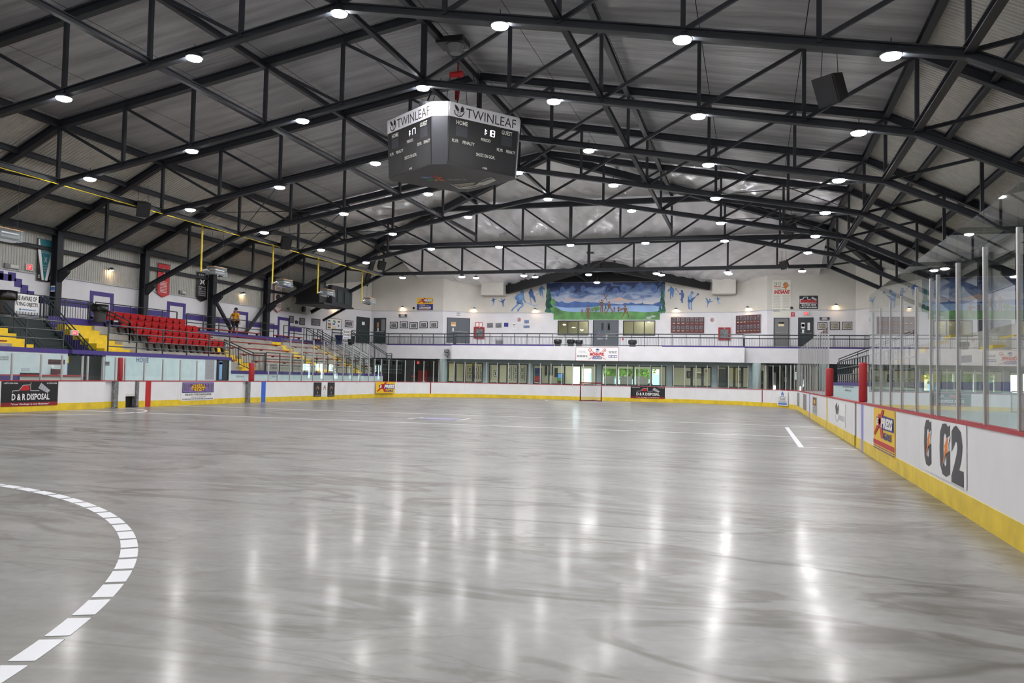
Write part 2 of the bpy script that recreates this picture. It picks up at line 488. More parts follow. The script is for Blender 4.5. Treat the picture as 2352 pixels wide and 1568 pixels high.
# hipped end: sagging, wrinkled sheets, cut open where the dormer enters
GP, GE0, GE1 = (-10.5, 57.9), (-18.9, 62.6), (-3.2, 62.6)
def in_dormer(x, y):
    if y < GP[1]: return False
    t = (y-GP[1])/(GE0[1]-GP[1]); return GP[0]+(GE0[0]-GP[0])*t < x < GP[0]+(GE1[0]-GP[0])*t
rnd = random.Random(3)
rows = [YH, YH+BAY, YH+2*BAY, GP[1], 63.6]
for y0, y1 in zip(rows, rows[1:]):
    for i in range(-5, 5):
        nx, ny = 20, 30; mb = MB(); idx = {}
        for a in range(nx+1):
            for b in range(ny+1):
                x = XC + i*PAN + PAN*a/nx; y = y0 + (y1-y0)*b/ny
                z = min(zmain(x-XC), zhip(y))
                if 0 < b < ny: z += .06*math.sin(x*5.1+y*1.3)*math.sin(y*2.3+x*.7) + .045*abs(math.sin(x*3.7-y*4.1+1.5*math.sin(y*1.7)))+ rnd.uniform(-.022,.022)
                idx[a,b] = len(mb.v); mb.v.append(V((x, y, z)))
        for a in range(nx):
            for b in range(ny):
                c = (mb.v[idx[a,b]] + mb.v[idx[a+1,b+1]])/2
                if not in_dormer(c.x, c.y): mb.f.append((idx[a,b], idx[a,b+1], idx[a+1,b+1], idx[a+1,b]))
        if mb.f: mb.build('lining_sheet', 'ceil_wrinkle', ceiling, smooth=True)
# ribbed metal roof on both steep sides
def corr(pts, along, ribs, dep, nrm):
    """ribbed sheet: lower edge pts[0]->pts[0]+along, upper edge pts[1]->..., ribs along the way"""
    mb = MB(); a, b = V(pts[0]), V(pts[1]); al = V(along); nv = V(nrm)
    prof = []
    for k in range(ribs):
        for t, h in ((0, 0), (.42, 0), (.55, 1), (.87, 1)): prof.append(((k+t)/ribs, h))
    prof.append((1.0, 0)); vs = []
    for t, h in prof: vs += [a + al*t + nv*(h*dep), b + al*t + nv*(h*dep)]
    mb._add(vs, [(2*i, 2*i+2, 2*i+3, 2*i+1) for i in range(len(prof)-1)]); return mb
YS2 = [TR0 + k*BAY for k in range(-5, 8)]
for s in (-1, 1):
    for y0, y1 in zip(YS2, YS2[1:]):
        e, t = (XC+s*21.4, y0, zmain(21.4)), (XC+s*14.95, y0, zmain(15)+.02)
        corr((e, t), (0, y1-y0-.02, 0), 34, .045, (0,0,1)).build('roof_sheet', 'corrugated', ceiling)
    MB().prism([(XC+s*14.8, -9, 11.25), (XC+s*21.6, -9, 7.95), (XC+s*21.6, -9, 8.2), (XC+s*14.8, -9, 11.5)], (0,75,0)).build('light_seal_deck', 'dark_roof', ceiling)  # unseen dark backing added over the ribbed sheets as well
# dormer over the mural: dark boards
_dz = zhip(GP[1])
MB().poly([(GP[0], 57.6, _dz+.1), (GP[0], 63.3, _dz+.1), (GE0[0]-.2, 63.3, zhip(62.6)+.05)]).poly([(GP[0], 57.6, _dz+.1), (GP[0], 63.3, _dz+.1), (GE1[0]+.2, 63.3, zhip(62.6)+.05)]).build('dormer_roof', 'dark_roof', ceiling)
for A, B in ((GE0, GP), (GP, GE1)):
    a = V((A[0], A[1], zhip(A[1])-.02)); b = V((B[0], B[1], zhip(B[1])-.02))
    MB().beam(a+V((0,.1,-.25)), b+V((0,.1,-.12)), .3, .72).build('dormer_beam', 'dark_roof', ceiling)
    mb = MB()
    for k in range(70):                       # torn edge of the lining
        t = k/70; p = a.lerp(b, t); w = (b-a)/70; h = rnd.uniform(.1,.42)
        mb.poly([p+V((0,-.14,.1)), p+w+V((0,-.14,.1)), p+w*rnd.uniform(.2,.8)+V((rnd.uniform(-.1,.1), -.2-h*.6, .1+h*.35))])
    tag(mb.build('torn_lining_edge', 'dark_roof', ceiling), kind='stuff')
for dx in (-2.2, 0, 2.6):
    MB().beam((GP[0]+dx, 58.5, _dz-.25-.18*abs(dx)), (GP[0]+dx*1.2+.6, 62.9, _dz-.35-.18*abs(dx)), .16, .22).build('dormer_rafter', 'dark_roof', ceiling)

# ---------------------------------------------------------------- side and near walls
ZMAS = 5.85
def side_wall(name, x, s):
    r = struct(thing(name, None, None, (x, 25, 0)))
    MB().box(*sorted((x, x+s*.25)), -7, 54.2, 0, ZMAS).build('masonry', 'wall_white', r)
    for y0, y1 in zip(YS2, YS2[1:]):
        if y0 > 54: continue
        y1 = min(y1, 54.2)
        corr(((x+s*.03, y0, ZMAS), (x+s*.03, y0, 8.3)), (0, y1-y0-.01, 0), 40, .03, (-s,0,0)).build('wall_sheet', 'corrugated', r)
    MB().box(*sorted((x-s*.01, x-s*.07)), -7, 54.2, ZMAS-.05, ZMAS).build('drip_ledge', 'lightgrey', r)
    return r
wall_left = side_wall('wall_left', XWL, -1)
wall_right = side_wall('wall_right', XWR, 1)
struct(MB().box(XWL-.3, XWR+.3, -7.3, -7, 0, 14.2).build('wall_near', 'wall_white'))
# painted purple band, door outlines and stepped pyramid on the left wall
xp = XWL + .012
def wpaint(y0, y1, z0, z1): MB().box(xp-.012, xp, y0, y1, z0, z1).build('painted_band', 'purple', wall_left)
def z_at(y): return 4.62
for y0, y1 in ((31.9, 33.45), (35.05, 39.1), (40.7, 45.3), (46.9, 50.4), (52.0, 53.6), (30.3, 31.9)): wpaint(y0, y1, 4.49, 4.80)
for y0, y1 in ((33.45, 35.05), (39.1, 40.7), (45.3, 46.9), (50.4, 52.0)):
    wpaint(y0, y1, 5.18, 5.40); wpaint(y0, y0+.24, 4.0, 5.18); wpaint(y1-.24, y1, 4.0, 5.18); wpaint(y0, y1, 3.86, 4.1)
for k in range(4):
    a = .22 + k*.34
    wpaint(28.6-a-.3, 28.6-a+.1, 5.58-.24*(k+1), 5.58-.24*k+.14); wpaint(28.6+a-.1, 28.6+a+.3, 5.58-.24*(k+1), 5.58-.24*k+.14)
wpaint(28.3, 28.9, 5.32, 5.62)
for y0, y1 in ((26.2, 27.2), (30.0, 30.6)): wpaint(y0, y1, 4.49, 4.80)
wpaint(-7, 54.2, CON, CON+.16)

# ---------------------------------------------------------------- far walls: plan of the end of the hall
PL0, PL1, PL2, PL3 = (XWL, 54.1), (-29.63, 60.5), (-23.60, 60.9), (-20.78, 63.0)
PR3, PR2, PR1, PR0 = (-1.63, 63.0), (.87, 61.3), (6.73, 61.3), (XWR, 55.2)
ZTOPW = 11.6
wall_far = struct(thing('wall_far', None, None, (XC, 63, 0)))
def wall_piece(A, B, z0, z1, m, name, holes=(), t=.25):
    """vertical wall from plan A to plan B with rectangular holes (u0,u1 metres along, za, zb)"""
    A, B = V((A[0], A[1], 0)), V((B[0], B[1], 0)); d = (B-A); L = d.length; d.normalize(); n = V((-d.y, d.x, 0))*t
    mb = MB(); us = sorted({0, L, *[q for h in holes for q in h[:2]]}); zs = sorted({z0, z1, *[q for h in holes for q in h[2:]]})
    for u0, u1 in zip(us, us[1:]):
        for a, b in zip(zs, zs[1:]):
            um, zm = (u0+u1)/2, (a+b)/2
            if any(h[0] < um < h[1] and h[2] < zm < h[3] for h in holes): continue
            mb.prism([A+d*u0+V((0,0,a)), A+d*u1+V((0,0,a)), A+d*u1+V((0,0,b)), A+d*u0+V((0,0,b))], n)
    return mb.build(name, m, wall_far)
def hole_from_px(A, B, x0, y0, x1, y1):
    a, b = plane_at(A, B, x0, (y0+y1)/2), plane_at(A, B, x1, (y0+y1)/2); A3 = V((A[0], A[1], 0))
    return ((V((a.x,a.y,0))-A3).length, (V((b.x,b.y,0))-A3).length, plane_at(A, B, (x0+x1)/2, y1).z, plane_at(A, B, (x0+x1)/2, y0).z)
UW1, UW2 = (1281, 736, 1352, 770), (1431, 736, 1505, 770.5)
uh1, uh2 = hole_from_px(PL3, PR3, *UW1), hole_from_px(PL3, PR3, *UW2)
for A, B, hs in ((PL0, PL1, ()), (PL1, PL2, ()), (PL2, PL3, ()), (PL3, PR3, (uh1, uh2)), (PR3, PR2, ()), (PR2, PR1, ()), (PR1, PR0, ())):
    z0 = 0 if A in (PL0, PR1) else CON-.3
    wall_piece(A, B, z0, ZLEDGE, 'wall_white', 'lower_wall', hs)
    wall_piece(A, B, ZLEDGE, ZTOPW, 'wall_cream', 'upper_wall')
    d = V((B[0]-A[0], B[1]-A[1], 0)).normalized(); n = V((d.y, -d.x, 0))
    cuts_ = [(A, B)] if A is not PL3 else [(A, (onY(1256, 718, 63).x, 63.0)), ((onY(1529, 718, 63).x, 63.0), B)]
    for a_, b_ in cuts_: MB().beam(V((*a_, ZLEDGE))+n*.02, V((*b_, ZLEDGE))+n*.02, .04, .05).build('ledge', 'lightgrey', wall_far)
_g = [plane_at(PL3, PR3, 1262, 648), plane_at(PL3, PR3, 1529, 646)]
MB().prism([(_g[0].x, 62.97, _g[0].z), (_g[1].x, 62.97, _g[1].z), (_g[1].x, 62.97, 10.2), (_g[0].x, 62.97, 10.2)], (0,.05,0)).build('dormer_shade_panel', 'dark_roof', wall_far)  # dark panel laid over the wall for the shade in the dormer
# boxed bulkheads under the lining
for x0, y0, x1, y1 in ((1105, 655, 1156, 677), (1636, 647, 1690, 674)):
    f = frY(x0, y0, x1, y1, 61.9)
    MB().box(f.O.x, f.O.x+f.w, 61.9, 62.9, f.O.z, f.O.z+f.h+.5).build('bulkhead', 'wall_cream', wall_far)

# upper rooms behind the two windows
def room(x0, x1, y0, y1, z0, z1, m, name, front=False):
    mb = MB(); t = .1
    mb.box(x0-t, x1+t, y1, y1+t, z0, z1); mb.box(x0-t, x0, y0, y1, z0, z1); mb.box(x1, x1+t, y0, y1, z0, z1)
    mb.box(x0-t, x1+t, y0, y1+t, z1, z1+t); mb.box(x0-t, x1+t, y0, y1+t, z0-t, z0)
    return mb.build(name, m, wall_far)
_w1 = onY(1281, 750, 63).x; _w2 = onY(1505, 750, 63).x
room(_w1-1, _w2+1, 63.26, 66.4, CON, 6.6, 'lobby_wall', 'meeting_room')
for x, y in ((-12.6, 64.5), (-8.2, 64.5), (-12.6, 65.9), (-8.2, 65.9)):
    MB().box(x-.6, x+.6, y-.12, y+.12, 6.5, 6.56).build('ceiling_tube', 'room_tube', wall_far)
MB().box(_w1+1.2, _w2-1.0, 65.4, 65.8, CON, CON+.95).build('room_counter', 'teal', wall_far)
MB().box(_w1+1.2, _w2-1.0, 65.35, 65.85, CON+.95, CON+1.0).build('counter_top', 'cream', wall_far)

WN = [0]
def window(fr, mull, label=None, m='frame_dark', fw=.06, recess=.0, glass='window_glass', mw=None):
    """frame, mullions and one pane per light; mull = list of u positions"""
    WN[0] += 1
    r = struct(thing('window_%d' % WN[0], None, None, fr.p(.5, 0)))
    fu, fv = fw/fr.w, fw/fr.h
    for nm, q in (('frame_bar', R4(0,0,1,fv)), ('frame_bar', R4(0,1-fv,1,1)), ('frame_bar', R4(0,0,fu,1)), ('frame_bar', R4(1-fu,0,1,1))):
        MB().prism([fr.p(u, v, -.08) for u, v in q], fr.N*.12).build(nm, m, r)
    us = [0] + list(mull) + [1]; hw = (mw or fw)/2/fr.w
    for u in mull: MB().prism([fr.p(a, b, -.08) for a, b in R4(u-hw, 0, u+hw, 1)], fr.N*.11).build('mullion', m, r)
    for a, b in zip(us, us[1:]):
        MB().prism([fr.p(u, v, -.05) for u, v in R4(a, 0, b, 1)], fr.N*.012).build('pane', glass, r)
    return r
window(frP(PL3, PR3, *UW1), (.33, .66)); window(frP(PL3, PR3, *UW2), (.33, .66))

# ---------------------------------------------------------------- balcony and lobby front
YFC, YFS, YLW = 59.2, 60.0, 60.6
FZ0, FZ1 = 2.82, 3.86
bx0, bx1 = onY(1037, 810, YFC).x, onY(1710, 810, YFC).x
sx0, sx1 = onY(888, 805, YFS).x, XWR
balcony = struct(thing('trim_1', None, None, (XC, 60, CON)))
MB().box(bx0, bx1, YFC, YFC+.3, FZ0, FZ1).build('fascia', 'wall_white', balcony)
MB().box(sx0, bx0, YFS, YFS+.3, FZ0, FZ1).build('fascia', 'wall_white', balcony)
MB().box(bx1, sx1, YFS, YFS+.3, FZ0, FZ1).build('fascia', 'wall_white', balcony)
MB().box(bx0, bx1, YFC+.3, 63, FZ0+.02, CON).build('balcony_slab', 'wall_white', balcony)
MB().box(XWL, bx0, YFS+.3, 63, FZ0+.02, CON).build('balcony_slab', 'wall_white', balcony)
MB().box(bx1, XWR, YFS+.3, 63, FZ0+.02, CON).build('balcony_slab', 'wall_white', balcony)
for a, b, y in ((sx0, bx0, YFS), (onY(1520, 795, YFC).x, bx1, YFC), (bx1, sx1, YFS), (bx0, onY(1270, 795, YFC).x, YFC)):
    MB().box(a, b, y+.02, y+.28, FZ1, FZ1+.09).build('purple_kerb', 'purple', balcony)
lobby = struct(thing('wall_lobby', None, None, (XC, YLW, 0)))
lx0, lx1 = onY(1018, 860, YLW).x, onY(1745, 860, YLW).x
LW = [(1028.6,833,1108.8,877.5), (1123,835.5,1211.7,880.5), (1225,838,1370,883), (1382,839.5,1530,885), (1544,842,1634,887.5), (1647,842,1720,890)]
MU = [[(1046-1028.6)/80.2, (1067-1028.6)/80.2, (1087-1028.6)/80.2], [.25,.48,.755], [.25,.5,.75], [.24,.50,.765], [.5,.775], [.31,.545,.79]]
MW = [.17,.14,.08,.1,.17,.17]
def lwall():
    hs = []
    for x0, y0, x1, y1 in LW:
        f = frY(x0, y0, x1, y1, YLW); hs.append((f.O.x-lx0, f.O.x-lx0+f.w, f.O.z, f.O.z+f.h))
    mb = MB(); L = lx1-lx0; us = sorted({0, L, *[q for h in hs for q in h[:2]]}); zs = sorted({0, FZ0+.02, *[q for h in hs for q in h[2:]]})
    for u0, u1 in zip(us, us[1:]):
        for a, b in zip(zs, zs[1:]):
            if any(h[0] < (u0+u1)/2 < h[1] and h[2] < (a+b)/2 < h[3] for h in hs): continue
            mb.box(lx0+u0, lx0+u1, YLW, YLW+.2, a, b)
    mb.build('window_wall', 'wall_blue', lobby)
lwall()
for q, mu, w in zip(LW, MU, MW): window(frY(*q, YLW), mu, mw=w, fw=.07)
for px in (1018, 1738):
    MB().lathe((onY(px, 860, YLW-.4).x, YLW-.4, 0), [(.3,0),(.3,FZ0)], 20).build('round_pier', 'wall_blue', lobby, smooth=True)
# lobby room
LY = 66.5
MB().box(XWL, XWR, 60.5, LY+.3, -.25, 0).build('lobby_floor', 'concrete', lobby)
MB().box(XWL, XWR, 60.85, LY+.3, FZ0-.12, FZ0-.02).build('lobby_ceiling', 'offwhite', lobby)
def backwall():
    hs = [(1316, 843, 1333, 881), (1337, 846, 1358, 881), (1384, 846, 1416, 884), (1421, 846, 1455, 884), (1459, 847, 1492, 884), (1498, 848, 1514, 884)]
    H = [(*(lambda f: (f.O.x, f.O.x+f.w, max(.15, f.O.z), f.O.z+f.h))(frY(*h, LY)),) for h in hs]
    xs = sorted({lx0-.5, lx1+.5, *[q for h in H for q in h[:2]]}); zs = sorted({0, FZ0-.1, *[q for h in H for q in h[2:]]}); mb = MB()
    for a, b in zip(xs, xs[1:]):
        for c, e in zip(zs, zs[1:]):
            if any(h[0] < (a+b)/2 < h[1] and h[2] < (c+e)/2 < h[3] for h in H): continue
            mb.box(a, b, LY, LY+.2, c, e)
    mb.build('lobby_back_wall', 'lobby_wall', lobby)
backwall()
for x in (lx0-.5, lx1+.3): MB().box(x, x+.2, 60.8, LY+.2, 0, FZ0-.1).build('lobby_end_wall', 'lobby_wall', lobby)
for px, yy in ((1160, 63.2), (1100, 63.4), (1288, 63.0), (1300, 64.6), (1448, 63.2), (1590, 63.2), (1690, 63.2)):
    x = onY(px, 850, yy).x; MB().box(x-.6, x+.6, yy-.15, yy+.15, FZ0-.2, FZ0-.13).build('lobby_lamp', 'tube_light', lobby)
# dark halls left and right of the lobby
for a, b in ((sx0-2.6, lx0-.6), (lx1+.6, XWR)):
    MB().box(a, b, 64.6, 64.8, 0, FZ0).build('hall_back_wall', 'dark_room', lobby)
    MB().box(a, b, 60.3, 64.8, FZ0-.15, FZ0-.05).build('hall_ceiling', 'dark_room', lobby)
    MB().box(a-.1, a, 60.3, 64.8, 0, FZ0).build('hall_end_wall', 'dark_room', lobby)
for px0, px1 in ((905, 940), (945, 985)):
    a, b = onY(px0, 850, 63).x, onY(px1, 850, 63).x
    MB().prism([(a, 63, 2.75), (b, 63, 2.75)] + [((a+b)/2+(b-a)/2*math.cos(t/8*math.pi), 63, 2.1+.42*math.sin(t/8*math.pi)) for t in range(9)], (0,.15,0)).build('arch', 'darkgrey', lobby)
# outdoors beyond the lobby windows
ground = struct(MB().box(-40, 20, LY+.3, 110, -.35, -.1).build('ground', 'grass'))

# unseen shell added round the hipped end to keep daylight from leaking in
shell = struct(thing('light_shield', None, None, (XC, 67, 0)))
MB().box(XWL-2, XWR+2, 66.75, 66.95, FZ0-.15, 14.6).build('shield_back', 'dark_roof', shell)
for x in (XWL-2, XWR+1.8): MB().box(x, x+.2, 40, 66.9, 0, 14.6).build('shield_side', 'dark_roof', shell)
MB().box(XWL-2, XWR+2, 40, 66.95, 14.4, 14.6).build('shield_top', 'dark_roof', shell)
for x0, x1 in ((XWL-2, XWL-.3), (XWR+.3, XWR+2)): MB().box(x0, x1, 40, 40.2, 0, 14.6).build('shield_end', 'dark_roof', shell)
# ================================================================ roof steel
def truss(k, bot, top, label, col=True, name='roof_truss'):
    y = TR0 + k*BAY
    r = thing(name, label, 'roof truss', (XC, y, CON))
    def zi(pts, x):
        for (a, za), (b, zb) in zip(pts, pts[1:]):
            if a <= x <= b: return za + (zb-za)*(x-a)/(b-a)
    P = lambda x, z: V((XC+x, y, z))
    mb = MB()
    for (a, za), (b, zb) in zip(bot, bot[1:]): mb.ibeam(P(a,za), P(b,zb), .21, .22, .03)
    mb.build('bottom_chord', 'steel', r)
    mb = MB()
    for (a, za), (b, zb) in zip(top, top[1:]): mb.ibeam(P(a,za), P(b,zb), .26, .30, .035)
    mb.build('top_chord', 'steel', r)
    nodes = [i*PAN for i in range(-6, 7)]
    for x in nodes:
        w = .18 if x == 0 else .11
        MB().beam(P(x, zi(bot,x)), P(x, zi(top,x)), w, .12, (0,1,0)).build('vertical', 'steel', r)
    for i in range(0, 6):
        for s in (-1, 1):
            a, b = s*i*PAN, s*(i+1)*PAN
            MB().beam(P(a, zi(bot,a)+.05), P(b, zi(top,b)-.1), .10, .10, (0,1,0)).build('diagonal', 'steel', r)
    if col:
        for s in (-1, 1):
            MB().ibeam(P(s*COLX, CON), P(s*COLX, 7.95), .34, .36, .04, (1,0,0)).build('column', 'steel', r)
            MB().prism([P(s*(COLX-.2), 5.5)-V((0,.1,0)), P(s*(COLX-.2), 6.0)-V((0,.1,0)), P(s*(COLX-.75), 6.2)-V((0,.1,0)), P(s*(COLX-.7), 5.95)-V((0,.1,0))], (0,.2,0)).build('knee_plate', 'steel', r)
    return r
B5, T5 = ZB-M*15, ZT-M*15
def full():
    return ([(-COLX, 5.85), (-15, B5), (0, ZB), (15, B5), (COLX, 5.85)], [(-COLX, 7.95), (-15, T5), (0, ZT), (15, T5), (COLX, 7.95)])
t0 = truss(0, *full(), 'dark steel roof truss nearest the camera, running out of the top of the picture')
_nm = {-1: 'dark steel roof truss overhead, cutting the upper left corner', 1: 'dark steel roof truss just in front of the scoreboard', 2: 'dark steel roof truss just behind the scoreboard',
       3: 'peaked dark steel truss second behind the scoreboard', 4: 'farthest of the peaked dark steel trusses'}
for k in (-1, 1, 2, 3, 4): copy_tree(t0, (0, k*BAY, 0), _nm[k])
truss(5, [(-COLX, 5.85), (-15, B5), (-9, 9.74), (9, 9.74), (15, B5), (COLX, 5.85)], [(-COLX, 7.95), (-15, T5), (-8.4, 12.0), (8.4, 12.0), (15, T5), (COLX, 7.95)],
      'flat-topped dark steel truss in front of the last one')
truss(6, [(-COLX, 6.0), (-15, 8.74), (15, 8.74), (COLX, 6.0)], [(-COLX, 7.95), (-15, 10.62), (15, 10.62), (COLX, 7.95)],
      'last dark steel truss with a level bottom chord before the mural', col=False)
# long beams running the length of the hall
def strut(dx, z, y0, y1, w, h, label, kind='roof_beam'):
    o = MB().ibeam((XC+dx, y0, z), (XC+dx, y1, z), w, h, .03).build(kind, 'steel', origin=(XC+dx, y0, z))
    return tag(o, label, 'roof beam')
Y0s, Y4s = TR0-3*BAY, TR0+4*BAY
strut(0, ZB+.12, Y0s, Y4s, .14, .14, 'dark longitudinal tie along the ridge at lower chord level')
strut(0, ZT-.2, Y0s, Y4s, .2, .24, 'dark ridge beam under the roof lining')
for s, w in ((-1, 'left'), (1, 'right')):
    strut(s*6, ZB-M*6+.14, Y0s, TR0+5*BAY, .15, .16, f'dark long tie at lower chord level {w} of the scoreboard')
    strut(s*6, ZT-M*6-.12, Y0s, TR0+5*BAY, .18, .2, f'dark long beam against the roof lining {w} of the scoreboard')
    strut(s*15, T5+.02, Y0s, TR0+6*BAY, .2, .26, f'dark beam where white lining meets ribbed metal roof, {w} side')
    strut(s*15, B5+.1, Y0s, TR0+6*BAY, .2, .2, f'dark long beam at the lower chord bend, {w} side')
    for j, (dx) in enumerate((16.9, 18.8)):
        strut(s*dx, zmain(dx)-.22, Y0s, TR0+6*BAY, .16, .22, f'dark purlin under the ribbed {w} roof, {("upper", "lower")[j]} one')
    strut(s*(COLX), 7.85, Y0s, TR0+6*BAY, .24, .3, f'dark eave beam along the {w} wall top')
    strut(s*(COLX+.2), 7.05, Y0s, TR0+6*BAY, .12, .16, f'dark wall girt across the ribbed {w} wall')
# hip beams of the far end
for s, w in ((-1, 'left'), (1, 'right')):
    a, b, c = V((XC, YH, ZT-.1)), V((XC+s*15, YH+10.68, zmain(15)-.25)), V((XC+s*19.6, YH+18.0, zmain(19.6)-.2))
    o = MB().beam(a, b, .32, .4).beam(b, c, .3, .36).build('hip_beam', 'steel', origin=b)
    tag(o, f'dark diagonal hip beam falling to the far {w} corner', 'roof beam')
# wind bracing rods between trusses 3 and 4, 4 and 5 on both sides
for s, w in ((-1, 'left'), (1, 'right')):
    for j, k in enumerate((2, 3)):
        ya, yb = TR0+k*BAY, TR0+(k+1)*BAY
        o = MB().tube([(XC+s*9, ya, ZB-M*9), (XC+s*15, yb, B5)], .02).tube([(XC+s*15, ya, B5), (XC+s*9, yb, ZB-M*9)], .02).build('bracing_rods', 'steel', origin=(XC+s*12, ya, 9))
        tag(o, f'thin crossed bracing rods between trusses on the {w}, {("nearer", "farther")[j]} pair', 'bracing')
# leaning wall brace: inverted V behind the walking man
for px0, px1, py1 in ((505, 541, 735), (603, 556, 768)):
    a = V((XC-COLX, TR0+(4 if px0 < 550 else 5)*BAY, 6.1)); b = onX(px1, py1, XC-COLX)
    tag(MB().beam(a, (b.x, b.y, CON), .16, .16).build('wall_brace', 'steel', origin=(b.x, b.y, CON)), 'leaning dark steel brace beside the man in yellow, ' + ('left one' if px0 < 550 else 'right one'), 'brace')

# ---------------------------------------------------------------- roof lamps
def lamp0():
    r = thing('roof_lamp', 'x', 'lamp', (0,0,0), 'round roof lamps')
    MB().tube([(0,0,.12), (0,0,.40)], .012).build('rod', 'steel', r)
    MB().lathe((0,0,0), [(.05,.14),(.10,.13),(.14,.07),(.235,.03),(.24,0),(.225,-.005)], 20).build('housing', 'darkgrey', r, smooth=True)
    hs = [q for q in r.children if q.name.startswith('housing')][0]
    MB().lathe((0,0,0), [(.215,-.006),(.195,-.055),(.11,-.085)], 12).build('lens', 'lamp_lens', hs)
    return r
L0 = lamp0(); L0used = False
SIDE = {-3: 'leftmost', -2: 'second from left', -1: 'third from left', 0: 'middle', 1: 'third from right', 2: 'second from right', 3: 'rightmost'}
def lamp_at(p, label):
    global L0used
    if not L0used: L0used = True; L0.location = p; L0['label'] = label; return
    copy_tree(L0, V(p) - L0.location, label)
for k in range(-3, 7):
    for i in range(-3, 4):
        x = XC + 4.495*i; z = 11.06 - .1776*abs(4.495*i)
        if k == 5: z = 9.52 if abs(i) < 3 else 8.74
        if k == 6: z = 8.47
        row = 'row over the camera end' if k < 0 else ORD[k+1] + ' truss counted from the camera'
        if k < 0: row = ['third', 'second', 'first'][-k-1] + ' unseen row added at the camera end'  # out-of-view rows, added to even out the lighting
        lamp_at((x, TR0+k*BAY, z), f'bright round lamp, {SIDE[i]} under the {row}')
for i in range(-2, 3):
    lamp_at((XC+4.495*i, 57.2, 8.3 if i == 0 else 8.76), f'bright round lamp hung before the mural dormer, {["leftmost", "second from left", "middle", "second from right", "rightmost"][i+2]}')
# ================================================================ rink boards and glass
KY = .25; TH = .12
def yl(px, py=900): return onX(px, py, XL).y
def yr(px, py=950): return onX(px, py, XR).y
def quadz(mb, A, B, o, z0, z1):
    A, B, o = V((*A, z0)), V((*B, z0)), V((*o, 0)); return mb.prism([A, B, B+o, A+o], (0,0,z1-z0))
def run(name, label, loc): return thing(name, label, 'rink boards', loc)
boards_l = run('rink_boards', 'long white rink boards with yellow kick strip before the left stands', (XL, 30, 0))
boards_f = run('rink_boards', 'white rink boards curving across the far end behind the goal', (XC, YF, 0))
boards_r = run('rink_boards', 'white rink boards with yellow kick strip at the near right', (XR, 20, 0))
def panel(root, A, B, outn, z0=KY, gap=.004):
    """one board panel, its kick strip and cap rail; A, B plan points of the ice face, outn outward unit normal"""
    A, B, n = V(A), V(B), V(outn); d = (B-A).normalized()
    a, b = A + d*gap, B - d*gap
    quadz(MB(), a, b, n*.05, KY, BH-.035).build('board_panel', 'board_white', root)
    quadz(MB(), A - n*.008, B - n*.008, n*.058, 0, KY).build('kick_strip', 'kick_yellow', root)
    quadz(MB(), A - n*.012, B - n*.012, n*(TH+.012), BH-.035, BH).build('cap_rail', 'cap_red', root)
def straight(root, x, y0, y1, s, step=2.44):
    n = max(1, round((y1-y0)/step)); h = (y1-y0)/n
    for k in range(n): panel(root, (x, y0+k*h), (x, y0+(k+1)*h), (s, 0))
def post(root, p, z1, z0=BH, w=.055): MB().box(p[0]-w/2, p[0]+w/2, p[1]-w/2, p[1]+w/2, z0, z1).build('stanchion', 'alu', root)
def pane(root, A, B, z1, m='glass', z0=BH):
    A, B = V(A), V(B); d = (B-A).normalized(); n = V((-d.y, d.x))*.012
    quadz(MB(), A+d*.012, B-d*.012, n, z0, z1).build('glass_pane', m, root)
# left run: openings for two gates and a player door
gates_l = [(yl(241), yl(272)), (yl(289), yl(319)), (yl(556), yl(575.5))]
cuts = [10.0]
for a, b in gates_l: cuts += [a, b]
cuts.append(YF-RAD)
for a, b in zip(cuts[::2], cuts[1::2]): straight(boards_l, XL, a, b, -1)
def gate(root, a, b, dark, jw=.32):
    MB().box(XL-.20, XL-.15, a-.1, b+.1, KY*.3, BH-.05).build('gate_panel', 'board_white', root)
    MB().box(XL-.22, XL-.14, a-.1, b, .02, KY).build('gate_kick', 'kick_yellow', root)
    MB().box(XL-.13, XL-.02, b-jw, b, .03, BH-.03).build('gate_jamb', 'jamb', root)
    MB().box(XL-.13, XL-.05, a, b, BH-.035, BH).build('cap_rail', 'cap_red', root)
gate(boards_l, *gates_l[0], False, .2); gate(boards_l, *gates_l[2], False, .22)
a, b = gates_l[1]
MB().box(XL-.12, XL-.05, a, b-.16, .52, BH-.02).build('gate_panel', 'board_white', boards_l)
MB().box(XL-.12, XL-.05, a, b-.16, .44, .52).build('gate_rail', 'offwhite', boards_l)
MB().box(XL-.3, XL-.2, a-.2, b, 0, .5).build('opening_shade', 'black', boards_l)  # black slab stands in for the shade inside the gate hole
MB().box(XL-.2, XL+.004, b-.14, b, .03, BH-.03).build('gate_jamb', 'jamb', boards_l)
MB().box(XL-.12, XL-.05, a, b, BH-.035, BH).build('cap_rail', 'cap_red', boards_l)
# far run with both rounded corners
def ring(s):
    """plan point and outward normal at arc length s from the left tangent point"""
    q = RAD*math.pi/2; w = (XR-RAD) - (XL+RAD)
    if s <= q: t = math.pi - s/RAD; return V((XL+RAD+RAD*math.cos(t), YF-RAD+RAD*math.sin(t))), V((math.cos(t), math.sin(t)))
    if s <= q+w: return V((XL+RAD+s-q, YF)), V((0, 1))
    t = math.pi/2 - (s-q-w)/RAD; return V((XR-RAD+RAD*math.cos(t), YF-RAD+RAD*math.sin(t))), V((math.cos(t), math.sin(t)))
RLEN = RAD*math.pi + (XR-RAD) - (XL+RAD)
def ring_px(px, py=900):
    best = None
    for k in range(4001):
        s = RLEN*k/4000; p, n = ring(s); d = V((p.x, p.y, .7-EYE)); z = d.dot(FW); q = 1176 + F_PX*d.dot(RT)/z
        if best is None or abs(q-px) < best[0]: best = (abs(q-px), s)
    return best[1]
nseg = 46
